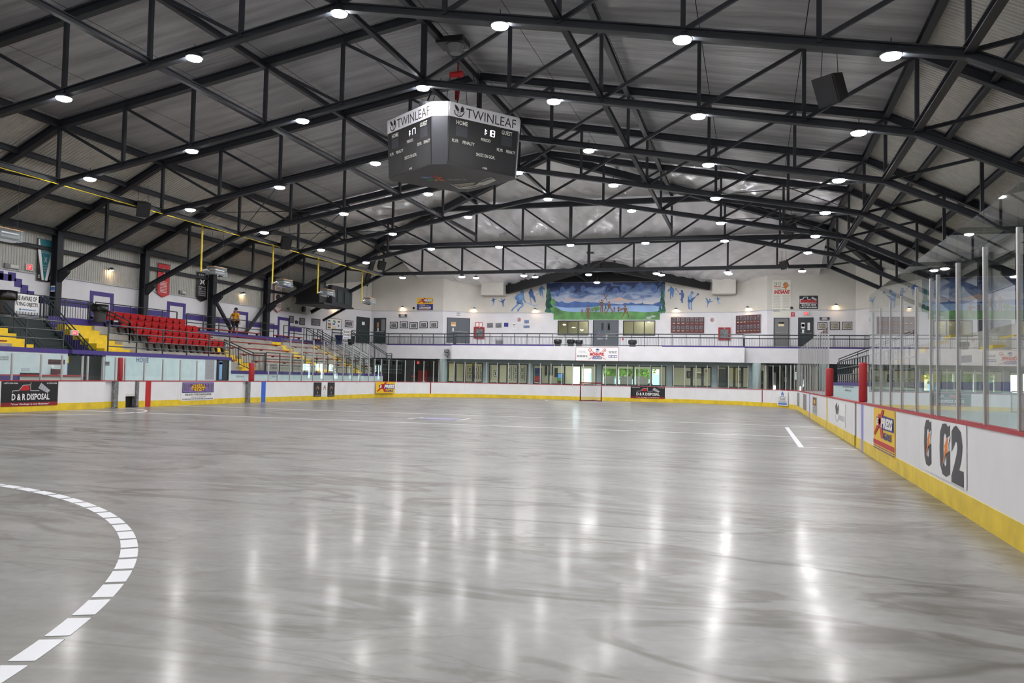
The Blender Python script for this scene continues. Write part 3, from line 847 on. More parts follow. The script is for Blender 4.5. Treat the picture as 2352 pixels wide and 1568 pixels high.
for k in range(nseg):
    p0, n0 = ring(RLEN*k/nseg); p1, n1 = ring(RLEN*(k+1)/nseg)
    panel(boards_f, p0, p1, (n0+n1).normalized(), gap=.002)
    off = (n0*.06, n1*.06)
    post(boards_f, p0+off[0], GE if 0 < k else GT, w=.05)
    pane(boards_f, p0+off[0], p1+off[1], GE, 'glass_end')
# right run: gate between two red pads
gr0, gr1 = yr(1967, 970), yr(1898, 950)
for a, b in ((3.0, gr0-.0), (gr0+.34, gr1-.12), (gr1, YF-RAD)): straight(boards_r, XR, a, b, 1)
for a, b in ((gr0, gr0+.34), (gr1-.12, gr1)):
    MB().box(XR+.02, XR+.10, a, b, .03, BH-.02).build('gate_jamb', 'darkgrey', boards_r)
    MB().box(XR-.01, XR+.12, a, b, BH-.035, BH).build('cap_rail', 'cap_red', boards_r)
# painted lines on the boards
def bline(root, x, y0, y1, s, m, z1=BH-.036): MB().box(*sorted((x-s*.014, x+s*.001)), y0, y1, 0, z1).build('painted_line', m, root)
bline(boards_l, XL, yl(334), yl(346), -1, 'line_red'); bline(boards_l, XL, yl(600), yl(609.5), -1, 'line_blue')
bline(boards_r, XR, yr(1983, 1000), yr(1979, 1000), 1, 'line_violet'); bline(boards_r, XR, yr(1860.5), yr(1859), 1, 'line_violet')
bline(boards_r, XR, yr(1901), yr(1900), 1, 'kick_yellow')
for px in (989, 1751):
    p, n = ring(ring_px(px)); t = V((-n.y, n.x))*.04
    quadz(MB(), p-t-n*.012, p+t-n*.012, n*.012, 0, BH-.03).build('painted_line', 'darkred', boards_f)
# left glass: low along the benches, tall beside the stands
sl = [10.0, 11.3, 12.6, 13.9, 15.2, 16.5, 17.8, 19.1, 20.3] + [yl(p, 850) for p in (30, 97, 145, 192, 204, 240, 268, 290, 334, 377, 417, 455)]
for y in sl: post(boards_l, (XL-.06, y), GL)
for a, b in zip(sl, sl[1:]): pane(boards_l, (XL-.06, a), (XL-.06, b), GL)
for y in [yl(p, 850) for p in (619, 640)]: post(boards_l, (XL-.06, y), GL)
pane(boards_l, (XL-.06, yl(619, 850)), (XL-.06, yl(640, 850)), GL)
tl = [yl(p, 820) for p in (669, 696, 722, 746, 770, 791, 812, 830)] + [YF-RAD]
for y in tl: post(boards_l, (XL-.06, y), GT)
for a, b in zip([yl(646, 820)] + tl, tl): pane(boards_l, (XL-.06, a), (XL-.06, b), GT)
# right glass: tall panes; stanchions stop below the glass edge
sr = [yr(p, 880) for p in (2327, 2250, 2189, 2144, 2129, 2096, 2063, 2038, 2016, 1999)]
sr = [3.0, 4.2, 5.4, 6.6] + [y for y in sr if y > 7.0]
for y in sr: post(boards_r, (XR+.06, y), 2.95, w=.045)
for a, b in zip(sr, sr[1:] + [yr(1990, 880)]): pane(boards_r, (XR+.06, a), (XR+.06, b), GT)
sr2 = [gr1 + 1.22*k for k in range(16) if gr1 + 1.22*k < YF-RAD] + [YF-RAD]
for k, y in enumerate(sr2): post(boards_r, (XR+.06, y), GT, w=.045)
for a, b in zip(sr2, sr2[1:]): pane(boards_r, (XR+.06, a), (XR+.06, b), GT)
# red padded posts at the gates
def pad(x, y, z1, label, w=.16):
    tag(MB().lathe((x, y, BH), [(w*.9,0),(w,.04),(w,z1-BH-.05),(w*.8,z1-BH)], 14).build('padded_post', 'pad_red', smooth=True, origin=(x,y,BH)), label, 'padded post')
pad(XR+.1, gr1, 1.98, 'red padded post at the far side of the right gate', .12)
pad(XR+.12, gr0-.2, 1.97, 'thick red padded post at the near side of the right gate', .095)
pad(XL-.1, yl(281, 850), GL, 'red padded post by the left bench, next to HOME wall', .1)
pad(XL-.1, yl(582, 850), GL, 'red padded post at the foot of the yellow steps, left boards', .14)

# ---------------------------------------------------------------- advertising on the boards
def dr_sign(fr, label, small=False):
    r = sign('advertising_board', label, 'sign', fr, 'print_black', .012)
    art(fr, r, 'darkred', [R4(0, 0, 1, .15)], .014, 'red_band')
    a = fr.w/fr.h
    art(fr, r, 'silver', stroke([(.18,.55),(.19,.62),(.29,.63),(.36,.84),(.49,.86),(.495,.62),(.65,.62)], .014, a) + stroke([(.49,.86),(.5,.95)], .014, a), .014, 'truck_outline')
    art(fr, r, 'red', [[(.305,.63),(.36,.82),(.475,.83),(.475,.63)]], .014, 'truck_cab')
    art(fr, r, 'lightgrey', [[(.63,.72),(.68,.94),(.85,.62),(.80,.52)]], .015, 'tipper')
    art(fr, r, 'grey', stroke([(.66,.70),(.70,.87)], .012, a) + stroke([(.70,.65),(.74,.81)], .012, a) + stroke([(.74,.60),(.78,.74)], .012, a), .018, 'tipper_ribs')
    text(fr, r, 'D & R DISPOSAL', (.17,.24,.84,.50), 'white', bold=.03)
    text(fr, r, '"Your Garbage is our Business"', (.16,.03,.84,.12), 'white', bold=.02)
    text(fr, r, '1-877-594-0046', (.03,.89,.27,.95), 'white', bold=.02); text(fr, r, '613-932-4588', (.78,.89,.97,.95), 'white', bold=.02)
dr_sign(frX(2, 875.3, 132, 932, XL, .006), 'black and red truck disposal advert on the left boards')
dr_sign(FR((onY(1448.5, 900, YF).x, YF-.006, .235), (1,0,0), onY(1528, 900, YF).x-onY(1448.5, 900, YF).x, .80), 'black and red truck disposal advert on the far boards')
fr = frX(415, 877, 492, 919, XL, .006)
r = sign('advertising_board', 'white newspaper advert with purple lettered banner on the left boards', 'sign', fr, 'white', .012)
art(fr, r, 'deepblue', [R4(.03,.42,.97,.98)], .014, 'banner_border'); art(fr, r, 'purple_print', [R4(.05,.46,.95,.95)], .016, 'banner')
art(fr, r, 'gold', [ell(.5,.70,.22,.2)], .019, 'sun')
[art(fr, r, 'ribbon', [R4(a,.52,b,.9)], .019, 'motif_bar') for a, b in ((.07,.12), (.14,.17), (.19,.22), (.78,.81), (.83,.86), (.88,.93))]
text(fr, r, 'INDIAN', (.24,.71,.80,.89), 'print_black', .023); text(fr, r, 'TIME', (.30,.50,.74,.67), 'print_black', .023)
text(fr, r, 'INDIAN TIME NEWSPAPER', (.12,.26,.90,.38), 'print_black'); lines_of_print(fr, r, 'grey', [(.28,.72,.17,.03), (.04,.96,.06,.05)])
def maple(fr, r, cu=.5, cv=.62, s=.4, d=.016, asp=1.0):
    cols = ['red','orange','gold','green','teal','lightblue','purple_print','red','orange','green','steelblue']
    for k, c in enumerate(cols):
        a = math.radians(-30 + 240*k/10); L = s*(1.0 if k % 2 == 0 else .72)
        p = lambda rr, aa: (cu + rr*math.cos(aa)/asp, cv + rr*math.sin(aa))
        art(fr, r, c, [[p(.12*s, a), p(L*.62, a-.16), p(L, a), p(L*.62, a+.16)]], d, 'leaf_facet')
for px0, px1, m, w in ((720, 737.5, 'print_black', 'left black'), (738.5, 751, 'white', 'middle white'), (752, 768, 'print_black', 'right black')):
    fr = frX(px0, 878, px1, 910.5, XL, .006)
    r = sign('emblem_board', f'{w} panel of three with a faceted colourful maple leaf, left boards', 'sign', fr, m, .012)
    maple(fr, r, asp=fr.w/fr.h, cv=.58, s=.27); c = 'white' if m != 'white' else 'darkgrey'
    art(fr, r, c, [R4(.48,.22,.52,.36)], .016, 'stem'); text(fr, r, 'CANADA 150', (.15,.07,.85,.13), c)
def express(fr, label, tall=False, name='advertising_board', t=.012, bottom=True):
    r = sign(name, label, 'sign', fr, 'sign_yellow', t); a = fr.w/fr.h; d = t+.003
    v0 = .3 if bottom else .1; k = (1-v0)
    q = lambda u, v: (u, v0 + v*k)
    art(fr, r, 'navy', [[q(.17,.40),q(.17,.70),q(.32,.73),q(.40,.80),q(.98,.76),q(.98,.34),q(.36,.32)]], d, 'wordmark_shadow')
    art(fr, r, 'red', [[q(.03,.10),q(.09,.07),q(.40,.52),q(.56,.97),q(.47,.99),q(.32,.62)], [q(.26,.80),q(.36,.82),q(.54,.06),q(.42,.03)]], d+.006, 'red_x')
    text(fr, r, 'E', (*q(.19,.43), *q(.29,.68)), 'white', d+.012, bold=.06, shear=.2); text(fr, r, 'PRESS', (*q(.42,.38), *q(.96,.73)), 'white', d+.012, bold=.06, shear=.2)
    text(fr, r, 'GAS', (*q(.52,.03), *q(.90,.26)), 'navy', d+.012, bold=.04, shear=.2)
    if bottom:
        art(fr, r, 'red', [R4(0,.13,1,.24)], d, 'red_stripe'); art(fr, r, 'navy', [R4(0,.03,1,.05), R4(0,.085,1,.10)], d, 'blue_stripes')
    return r
s0, s1 = ring_px(860.5), ring_px(904); p0, p1 = ring(s0)[0], ring(s1)[0]; _n = ring((s0+s1)/2)[1]
express(FR(V((p0.x, p0.y, .28)) - V((*_n, 0))*.10, (p1.x-p0.x, p1.y-p0.y, 0), (p1-p0).length, .75), 'yellow gas station advert on the far left curve of the boards', bottom=False)
f = frX(2009, 960, 2057, 1040, XR, .006); f.O.z, f.h = .215, .80
express(f, 'yellow gas station advert with striped base on the right boards')
# big black G and G2 on a white panel
yg0, yg1 = yr(2121, 1050), yr(2222, 1060)
fr = FR((XR-.006, yg0, .30), (0,-1,0), yg0-yg1, .72)
r = sign('advertising_board', 'white panel with large black G and G2 marks on the right boards', 'sign', fr, 'white', .008)
def big_g(u0, u1, v0, v1):
    w = u1-u0; h = v1-v0; q = lambda u, v: (u0+u*w, v0+v*h)
    art(fr, r, 'darkgrey', [[q(.95,.68),q(.95,.98),q(.80,.94),q(.6,1),q(.28,.98),q(.06,.82),q(0,.5),q(.06,.18),q(.28,.02),q(.6,0),q(.95,.08),q(.95,.50),q(.55,.50),q(.55,.40),q(.64,.38),q(.64,.22),q(.5,.18),q(.36,.26),q(.34,.5),q(.36,.74),q(.5,.82),q(.62,.78),q(.68,.68)]], .010, 'letter_g')
    art(fr, r, 'white', [[q(.30,.16),q(.52,.50),q(.42,.52),q(.72,.72),q(1.02,.80),q(.86,.62),q(.9,.5),q(.62,.42)]], .014, 'bolt_border')
    art(fr, r, 'orange', [[q(.34,.22),q(.56,.53),q(.50,.56),q(.76,.74),q(.86,.72),q(.78,.58),q(.82,.50),q(.62,.42)]], .017, 'bolt')
big_g(.06, .26, .10, .97); big_g(.46, .70, .06, .97)
text(fr, r, '2', (.72,.02,.96,.97), 'darkgrey', .012, bold=.06)
# twin leaf emblem on the gate, newspaper sheet and dark slots on the right boards
fr = FR((XR-.006, yr(1918, 950), .32), (0,-1,0), yr(1918, 950)-yr(1942, 955), .62)
r = sign('advertising_board', 'pale panel with a twin leaf emblem on the right gate', 'sign', fr, 'white', .006)
art(fr, r, 'darkgrey', [[(.16,.45),(.08,.8),(.22,1),(.3,.7),(.24,.45)], [(.3,.45),(.32,.8),(.42,.95),(.44,.7),(.36,.45)]], .008, 'leaf_pair')
art(fr, r, 'lightgrey', stroke([(.08,.42),(.14,.2),(.26,.12),(.38,.2),(.44,.42)], .02, 1), .008, 'leaf_ring')
text(fr, r, 'TWINLEAF', (.42,.22,.98,.46), 'lightgrey', .009)
fr = FR((XR-.006, yr(1867), .25), (0,-1,0), yr(1867)-yr(1876.5), .70)
r = sign('advertising_board', 'narrow pale newspaper advert on the far right boards', 'sign', fr, 'lightgrey', .006)
art(fr, r, 'brown', [R4(.1,.5,.9,.95)], .008, 'banner'); art(fr, r, 'gold', [ell(.5,.72,.2,.12)], .011, 'sun'); lines_of_print(fr, r, 'grey', [(.1,.9,.38,.04), (.1,.9,.26,.04), (.1,.9,.14,.04)], .009)
for a, b, w in ((1831, 1836, 'farther'), (1845, 1852, 'nearer')):
    f = FR((XR-.004, yr(a), .22), (0,-1,0), yr(a)-yr(b), .74)
    tag(slab(f, .006, 'jamb', 'door_slot'), f'grey metal door edge in the far right boards, {w} one', 'gate edge')
# far boards: pale double advert, flame emblem
fr = FR((onY(1113, 895, YF).x, YF-.006, .26), (1,0,0), onY(1189, 895, YF).x-onY(1113, 895, YF).x, .77)
r = sign('advertising_board', 'pale grey advert with a pine tree and small print on the far boards', 'sign', fr, 'lightgrey', .008)
text(fr, r, 'PPOINT', (.06,.70,.46,.86), 'darkgrey', .01, shear=.2); art(fr, r, 'navy', [R4(.06,.66,.48,.68)], .01, 'rule')
art(fr, r, 'print_black', [[(.66,.56),(.83,.56),(.78,.66),(.81,.66),(.77,.76),(.79,.76),(.745,.96),(.70,.76),(.72,.76),(.68,.66),(.71,.66)]], .01, 'pine_tree')
text(fr, r, 'OD', (.57,.70,.68,.84), 'darkgrey', .01); text(fr, r, 'DO', (.81,.70,.92,.84), 'darkgrey', .01)
blur(fr, r, (.54,.44,.94,.51), 'darkgrey', .01); lines_of_print(fr, r, 'grey', [(.06,.46,.47,.04), (.54,.94,.34,.03), (.1,.92,.13,.04)], .01); text(fr, r, 'HUFF', (.27,.11,.37,.2), 'red', .012)
s0, s1 = ring_px(1788), ring_px(1812); p0, p1 = ring(s0)[0], ring(s1)[0]; _n = ring((s0+s1)/2)[1]
fr = FR(V((p0.x, p0.y, .14)) - V((*_n, 0))*.06, (p1.x-p0.x, p1.y-p0.y, 0), (p1-p0).length, .85)
r = sign('advertising_board', 'blue flame over a letter badge with blue caption on the far right curve', 'sign', fr, 'white', .006); a = fr.w/fr.h
art(fr, r, 'blue', [[(.5,1),(.38,.8),(.40,.68),(.46,.68),(.5,.85),(.54,.68),(.60,.68),(.62,.8)]], .009, 'flame')
art(fr, r, 'grey', stroke([(.2,.30),(.8,.30),(.84,.36),(.84,.55),(.62,.62),(.38,.62),(.16,.55),(.16,.36),(.2,.30)], .02, a), .009, 'badge_outline'); text(fr, r, 'RAIN', (.26,.36,.74,.54), 'grey', .009, bold=.03)
art(fr, r, 'blue', [R4(.08,.22,.92,.245)], .009, 'rule'); blur(fr, r, (.08,.06,.92,.18), 'blue', .009)

# ---------------------------------------------------------------- goal
gx0, gx1, gy = onY(1333, 905, 54.73).x, onY(1381, 905, 54.73).x, 54.73
r = thing('lacrosse_goal', 'small red-framed lacrosse goal with white net at the far end', 'goal', ((gx0+gx1)/2, gy, 0))
for x in (gx0, gx1): MB().tube([(x, gy, 0), (x, gy, 1.22)], .04, 10).build('goal_post', 'goal_red', r, smooth=True)
MB().tube([(gx0, gy, 1.22), (gx1, gy, 1.22)], .04, 10).build('crossbar', 'goal_red', r, smooth=True)
MB().tube([(gx0, gy, .03), ((gx0+gx1)/2, gy+1.2, .03), (gx1, gy, .03)], .03, 8).build('base_bar', 'goal_red', r)
MB().box(gx0-.06, gx0+.2, gy-.05, gy+.05, 0, .05).box(gx1-.2, gx1+.06, gy-.05, gy+.05, 0, .05).build('foot', 'goal_red', r)
xm = (gx0+gx1)/2
MB().poly([(gx0,gy,1.22),(gx1,gy,1.22),(xm,gy+1.2,.03)]).poly([(gx0,gy,1.22),(gx0,gy,.02),(xm,gy+1.2,.03)]).poly([(gx1,gy,1.22),(gx1,gy,.02),(xm,gy+1.2,.03)]).build('net', 'net', r)
# ================================================================ left stands
XF = -25.4
TX = [-26.2-.8*j for j in range(5)]            # tier edges, front to back
TZ = [2.02+.37*j for j in range(5)]            # tier tops
stand = thing('grandstand', 'concrete grandstand with purple front wall and yellow aisle steps on the left', 'bleachers', (XF, 30, 0))
def wall_bit(y0, y1, z1, root=stand, x=XF, s=-1):
    MB().box(*sorted((x, x+s*.2)), y0, y1, 0, z1-.16).build('front_wall', 'wall_pale_blue', root)
    MB().box(*sorted((x-s*.02, x+s*.24)), y0, y1, z1-.16, z1).build('wall_cap', 'purple', root)
wall_bit(8, 25.75, 2.22); wall_bit(27.7, 36.15, 2.22); wall_bit(36.15, 54.0, 1.56)
MB().box(XF-.2, XF+.02, 25.95, 27.7, 2.06, 2.22).build('lintel', 'purple', stand)
AIS = [(24.7, 26.0, 2.06), (29.75, 31.3, 2.06), (38.0, 39.3, 1.5), (46.0, 47.3, 1.5), (51.0, 52.3, 1.5)]   # aisles: y0, y1, lowest z
def tier_run(y0, y1, zmin, root=stand):
    MB().box(TX[0], XF-.2, y0, y1, 0, max(1.5, zmin-.1)).build('walkway', 'concrete', root)
    for j in range(5):
        x1 = TX[j]; x0 = TX[j]-.8 if j < 4 else -30.0
        if TZ[j] < zmin: continue
        MB().box(x0, x1, y0, y1, 0, TZ[j]).build('tier', 'concrete', root)
for y0, y1, z in ((8, 24.7, 2.06), (31.3, 36.15, 2.06), (36.15, 38.0, 1.5), (39.3, 46.0, 1.5), (47.3, 51.0, 1.5), (52.3, 53.8, 1.5)): tier_run(y0, y1, z)
for y0, y1, z in AIS:
    n = 10; zz = CON
    for k in range(n):
        x0 = -30.0 + .44*k; z1 = CON - (k+1)*(CON-1.55)/n
        if z1 < z-.12: z1 = z-.1
        MB().box(x0, x0+.44, y0, y1, 0, z1-.012).build('step_block', 'purple', stand)
        MB().box(x0, x0+.45, y0-.01, y1+.01, z1-.27, z1+.004).build('aisle_step', 'yellow', stand)
MB().box(XWL+.02, -30.0, 8, 26.2, 0, CON).box(XWL+.02, -30.0, 29.2, 54.0, 0, CON).box(XWL+.02, -30.0, 26.2, 29.2, CON-.3, CON).build('concourse_slab', 'concrete', stand)
MB().box(-30.1, -29.98, 8, 26.2, CON-.35, CON+.12).build('concourse_kerb', 'purple', stand)
MB().box(-30.1, -29.98, 29.2, 54.0, CON-.35, CON+.12).build('concourse_kerb', 'purple', stand)
# purple flanks of the stairwell and below the seats
# bench boards, one per row and block
BL = [(8.5, 24.5, 'nearest'), (39.5, 45.8, 'middle'), (47.5, 50.8, 'farther'), (36.4, 37.8, 'short'), (52.5, 53.7, 'last')]
for y0, y1, w in BL:
    for j in range(5):
        if y0 < 20 and TZ[j] < 2.06: continue
        o = MB().box(TX[j]-.02, TX[j]-.30, y0, y1, TZ[j]+.06, TZ[j]+.11).build('bench_board', 'bench_red', origin=(TX[j]-.16, (y0+y1)/2, TZ[j]))
        for y in (y0+.3, (y0+y1)/2, y1-.3): MB().box(TX[j]-.08, TX[j]-.24, y-.03, y+.03, TZ[j], TZ[j]+.06).build('bracket', 'darkgrey', o)
        tag(o, f'red bench board, {ORD[j+1]} row up, {w} block of the left stands', 'bench', 'red bench boards')
    o = MB().box(-30.02, -30.3, y0, y1, CON+.24, CON+.29).build('bench_board', 'bench_red', origin=(-30.16, (y0+y1)/2, CON))
    for y in (y0+.3, (y0+y1)/2, y1-.3): MB().box(-30.08, -30.24, y-.03, y+.03, CON, CON+.24).build('bracket', 'darkgrey', o)
    tag(o, f'red bench board on the concourse edge behind the {w} block', 'bench', 'red bench boards')

# red folding stadium seats: four rows of eleven
def seat0():
    r = thing('stadium_seat', 'x', 'seat', (0,0,0), 'red stadium seats')
    mb = MB(); n = 5                                   # shell back, curved in plan, facing +x
    pf = []
    for a in range(n+1):
        y = -.23 + .46*a/n; cx = -.05 + .10*(y/.23)**2
        for z, l in ((.38, .06), (.62, -.02), (.80, -.07)): pf.append(V((cx+l, y, z)))
    for a in range(n):
        for b in range(2): mb.f.append((a*3+b, a*3+b+1, (a+1)*3+b+1, (a+1)*3+b))
    mb.v = pf; k = len(pf); mb.v += [q+V((-.04,0,0)) for q in pf]; mb.f += [tuple(i+k for i in f[::-1]) for f in mb.f]
    for a in range(n): mb.f.append((a*3+2, a*3+2+k, (a+1)*3+2+k, (a+1)*3+2))
    bk = mb.build('backrest', 'seat_red', r, smooth=True)
    MB().prism([(.02,-.22,.40),(.10,-.22,.36),(.16,-.21,.70),(.10,-.21,.76)], (0,.44,0)).build('seat_pan', 'seat_red', r)   # tipped up
    for y in (-.25, .25):
        MB().prism([(-.1,y-.02,.36),(.06,y-.02,.36),(.12,y-.02,.05),(.26,y-.02,.02),(.26,y-.02,-.02),(.02,y-.02,0)], (0,.04,0)).build('bracket_leg', 'black', r)
        MB().box(-.08, .24, y-.025, y+.025, .54, .58).build('armrest', 'black', r)
    MB().box(-.075, -.03, -.06, .06, .70, .76).build('number_plate', 'silver', bk)
    return r
S0 = seat0(); first = True
rown = ['front', 'second', 'third', 'back']
for j in range(4):
    for i in range(11):
        p = V((TX[j+1]-.42 if j < 3 else TX[4]-.42, 32.7+.52*i-.04*j, TZ[j+1]))
        p.z = TZ[j+1]+.0
        lab = f'red plastic tip-up seat, {ORD[i+1]} from the yellow aisle in the {rown[j]} row'
        if first: S0.location = p; S0['label'] = lab; first = False
        else: copy_tree(S0, p - S0.location, lab)

# ---------------------------------------------------------------- railings
def railing(label, pts, h=1.0, rails=(1.0, .55), step=1.5, pickets=False, r=.028, name='railing', low=.08, m='steel_rail'):
    """pts: base points of the run; posts at steps along every leg"""
    P = [V(p) for p in pts]; root = thing(name, label, 'railing', P[0])
    for f in rails: MB().tube([p + V((0,0,h*f)) for p in P], r, 6).build('top_rail' if f == max(rails) else 'rail', m, root)
    if pickets: MB().tube([p + V((0,0,low)) for p in P], r*.8, 6).build('rail', m, root)
    for a, b in zip(P, P[1:]):
        L = (b-a).length; n = max(1, round(L/step))
        for k in range(n+1):
            q = a.lerp(b, k/n)
            if k == 0 and a is not P[0]: continue
            MB().beam(q, q+V((0,0,h)), .045, .045).build('post', m, root)
        if pickets:
            top = min(h*.86, h*sorted(rails)[-2]) if len(rails) > 1 else h
            for k in range(n):
                mb = MB(); c = 9
                for i in range(1, c):
                    q = a.lerp(b, (k+i/c)/n); mb.beam(q+V((0,0,low)), q+V((0,0,top)), .016, .016)
                tag(mb.build('picket_panel', m, root), kind='stuff')
    return root
railing('three-rail dark railing on the front wall before the nearest bench block', [(XF-.1, 12, 2.22), (XF-.1, 25.6, 2.22)], 1.05, (1.0,.66,.34), 1.75)
railing('long dark railing on the purple wall in front of the red seats', [(XF-.1, 27.9, 2.22), (XF-.1, 36.1, 2.22)], 1.08, (1.0,.72,.44,.2), 1.5)
railing('dark railing on the low purple wall right of the yellow steps', [(XF-.1, 39.4, 1.56), (XF-.1, 46.2, 1.56)], 1.02, (1.0,.66,.34), 1.3)
railing('dark railing on the low purple wall at the far end of the left stands', [(XF-.1, 47.4, 1.56), (XF-.1, 53.8, 1.56)], 1.02, (1.0,.66,.34), 1.3)
railing('dark concourse railing behind the red seats', [(-30.15, 32.1, CON), (-30.15, 37.9, CON)], 1.0, (1.0,.0), 1.2)
railing('dark concourse railing in front of the man in yellow', [(-30.3, 38.9, CON), (-30.3, 47.6, CON)], 1.0, (1.0,.52), 1.45)
railing('dark concourse railing near the far left corner', [(-30.3, 48.8, CON), (-30.3, 54.0, CON)], 1.0, (1.0,.52), 1.3)
railing('dark picketed railing beside the lower yellow steps', [(-27.1, 37.9, 2.2), (-25.3, 37.9, 1.5), (-24.6, 37.9, 1.5)], 1.0, (1.0,.86), .9, True)
railing('dark picketed railing down the far yellow steps, left side', [(-29.8, 50.9, CON), (-25.4, 50.9, 1.55)], .95, (1.0,.86), 1.2, True)
railing('dark picketed railing down the far yellow steps, right side', [(-29.8, 52.4, CON), (-25.4, 52.4, 1.55)], .95, (1.0,.86), 1.2, True)
railing('dark picketed stair railing falling from the balcony corner', [(-28.6, 55.2, CON), (-25.6, 55.0, 2.05), (-25.2, 55.0, 2.05)], 1.0, (1.0,.88), 1.1, True)
railing('dark railing on the purple end wall under the balcony corner', [(-25.4, 53.9, 1.56), (-25.3, 57.0, 1.56)], 1.0, (1.0,.66,.34), 1.2, True)
railing('dark picketed railing round the concourse end of the stairwell', [(-30.1, 26.2, CON), (-30.1, 31.6, CON)], .98, (1.0,.84), 1.5, True)
# steel exit stair through the stands
st = thing('exit_stair', 'dark green steel exit stair descending through the gap in the left stands', 'stairs', (-30, 27.7, 0))
n = 18
for k in range(n):
    x = -30.0 + k*4.3/n; z = CON - (k+1)*CON/n
    MB().box(x, x+.27, 26.5, 28.9, z-.03, z).build('tread', 'stair_dark', st); MB().box(x, x+.02, 26.5, 28.9, z, z+CON/n-.03).build('riser', 'stair_dark', st)
for y in (26.4, 28.95): MB().prism([(-30.1,y,CON+.05),(-30.1,y,CON-.4),(-25.9,y,-.0),(-25.55,y,.05)], (0,.08,0)).build('stringer', 'stair_dark', st)
railing('dark sloping stair railing on the near side of the exit stair', [(-30.0, 26.45, CON), (-26.6, 26.45, .75)], 1.0, (1.0,.8), 1.3, True)
railing('dark sloping stair railing on the far side of the exit stair', [(-30.0, 29.0, CON), (-26.6, 29.0, .75)], 1.0, (1.0,.8), 1.3, True)
railing('dark sloping railing between exit stair and yellow aisle', [(-29.9, 31.5, CON), (-27.6, 31.5, 2.75), (-27.6, 31.5, 2.7)], .95, (1.0,.8), 1.1, False)
MB().box(-26.4, -25.9, 26.2, 29.2, 0, 2.0).build('stair_shaft_wall', 'stair_dark', st)

# ---------------------------------------------------------------- things on and before the front wall
f = frX(313, 821, 341, 832, XF, .004)
o = text(f, None, 'HOME', (0,0,1,1), 'navy', .004); tag(o, 'dark blue HOME lettering on the white bench wall', 'lettering')
fr = frX(471, 825, 492, 872, XF, .004); r = sign('rule_sheet', 'tall grey printed sheet on the white bench wall by the door', 'notice', fr, 'lightgrey', .008)
lines_of_print(fr, r, 'grey', [(.06,.94,.95-.045*k,.018) for k in range(21)], .010)
DN = [0]
def door(fr, m, depth=.06, leafs=1, frame='frame_dark', panels=(), bar=True, name=None):
    """door leaf(s) in a frame; panels = [(u0,v0,u1,v1,mat)]"""
    DN[0] += 1; r = struct(thing('door_%d' % DN[0], None, None, fr.p(.5, 0))); w = .05/fr.w; h = .05/fr.h
    for q in (R4(0,0,w,1), R4(1-w,0,1,1), R4(0,1-h,1,1)): MB().prism([fr.p(u, v, 0) for u, v in q], fr.N*.07).build('door_frame', frame, r)
    for k in range(leafs):
        a, b = w+(1-2*w)*k/leafs, w+(1-2*w)*(k+1)/leafs
        MB().prism([fr.p(u, v, .005) for u, v in R4(a+.003,0.005,b-.003,1-h)], fr.N*.035).build('door_leaf', m, r)
    for u0, v0, u1, v1, pm in panels: MB().prism([fr.p(u, v, .041) for u, v in R4(u0,v0,u1,v1)], fr.N*.006).build('door_sign' if pm not in ('black', 'glass') else 'vision_panel', pm, r)
    if bar: MB().tube([fr.p(.15,.46,.10), fr.p(.9,.45,.10)], .02, 6).build('push_bar', 'alu', r)
    return r
door(frX(497, 826, 523, 873.5, XF, .002), 'door_dark', panels=((.18,.05,.42,.92,'lightblue'), (.12,.78,.45,.88,'navy')), bar=False)
fr = frX(111, 825.5, 148, 836, XF, .004); r = sign('wall_sign', 'dark maroon lettered sign on the white wall above the timekeeper bench', 'sign', fr, 'maroon', .02); blur(fr, r, (.1,.3,.75,.7), 'darkgrey')
fr = frX(116, 847.5, 134, 859, XF, .004); r = sign('wall_box', 'small maroon box on the white wall behind the timekeeper bench', 'box', fr, 'maroon', .15)
fr = frX(117, 839, 124, 846, XF, .004); o = art(fr, None, 'white', [ell(.5,.5,.5,.5)], 0, 'round_plate', .02); tag(o, 'small round white plate above the maroon wall box', 'plate')
fr = frX(239, 830, 251, 839.5, XF, .004); r = sign('wall_sign', 'small grey notice on the wall left of the HOME lettering', 'notice', fr, 'grey', .008); lines_of_print(fr, r, 'darkgrey', [(.1,.9,.7,.1), (.1,.9,.4,.1)], .010)
fr = frX(0, 818, 19, 827, XF, .004); o = MB(); text(fr, None, 'NO BODY ON', (0,.58,1,1), 'print_black', .004, mb=o); text(fr, None, 'NO WORKERS ON', (0,0,1,.42), 'print_black', .004, mb=o)
tag(o.build('wall_lettering', 'print_black'), 'two lines of small dark lettering at the left edge of the bench wall', 'lettering')
fr = frX(48, 845, 68, 852, XF, .004); o = lines_of_print(fr, None, 'lightgrey', [(0,1,.6,.3), (0,1,.1,.3)], .004, 'wall_lettering')
tag(o, 'two faint grey lines of lettering low on the bench wall', 'lettering')
fr = frX(536, 828, 552, 858, XF, .004)
for px0, px1, w in ((541, 562, 'left of the red padded post'), (624, 636, 'right of the red padded post')):
    f = frX(px0, 835, px1, 870, XL-.05, .004); o = MB()
    for s, v in (('must be', .66), ('supervised', .36), ('by an adult', .06)): text(f, None, s, (.05,v,.95,v+.2), 'print_black', 0, mb=o, mirror=True)
    tag(o.build('glass_lettering', 'darkgrey'), f'mirrored dark lettering on the left glass {w}', 'lettering')
# exit sign hanging at the stairwell
def exit_sign(fr, label, t=.08):
    r = sign('exit_sign', label, 'exit sign', fr, 'offwhite', t); slab(fr.sub(.12,.12,.82,.88), .004, 'exit_red', 'lit_face', r, t); text(fr, r, 'EXIT', (.2,.26,.74,.74), 'white', t+.006, bold=.02); return r
exit_sign(frX(161, 758, 177, 770, -26.6), 'red lit EXIT sign above the dark stair in the left stands')
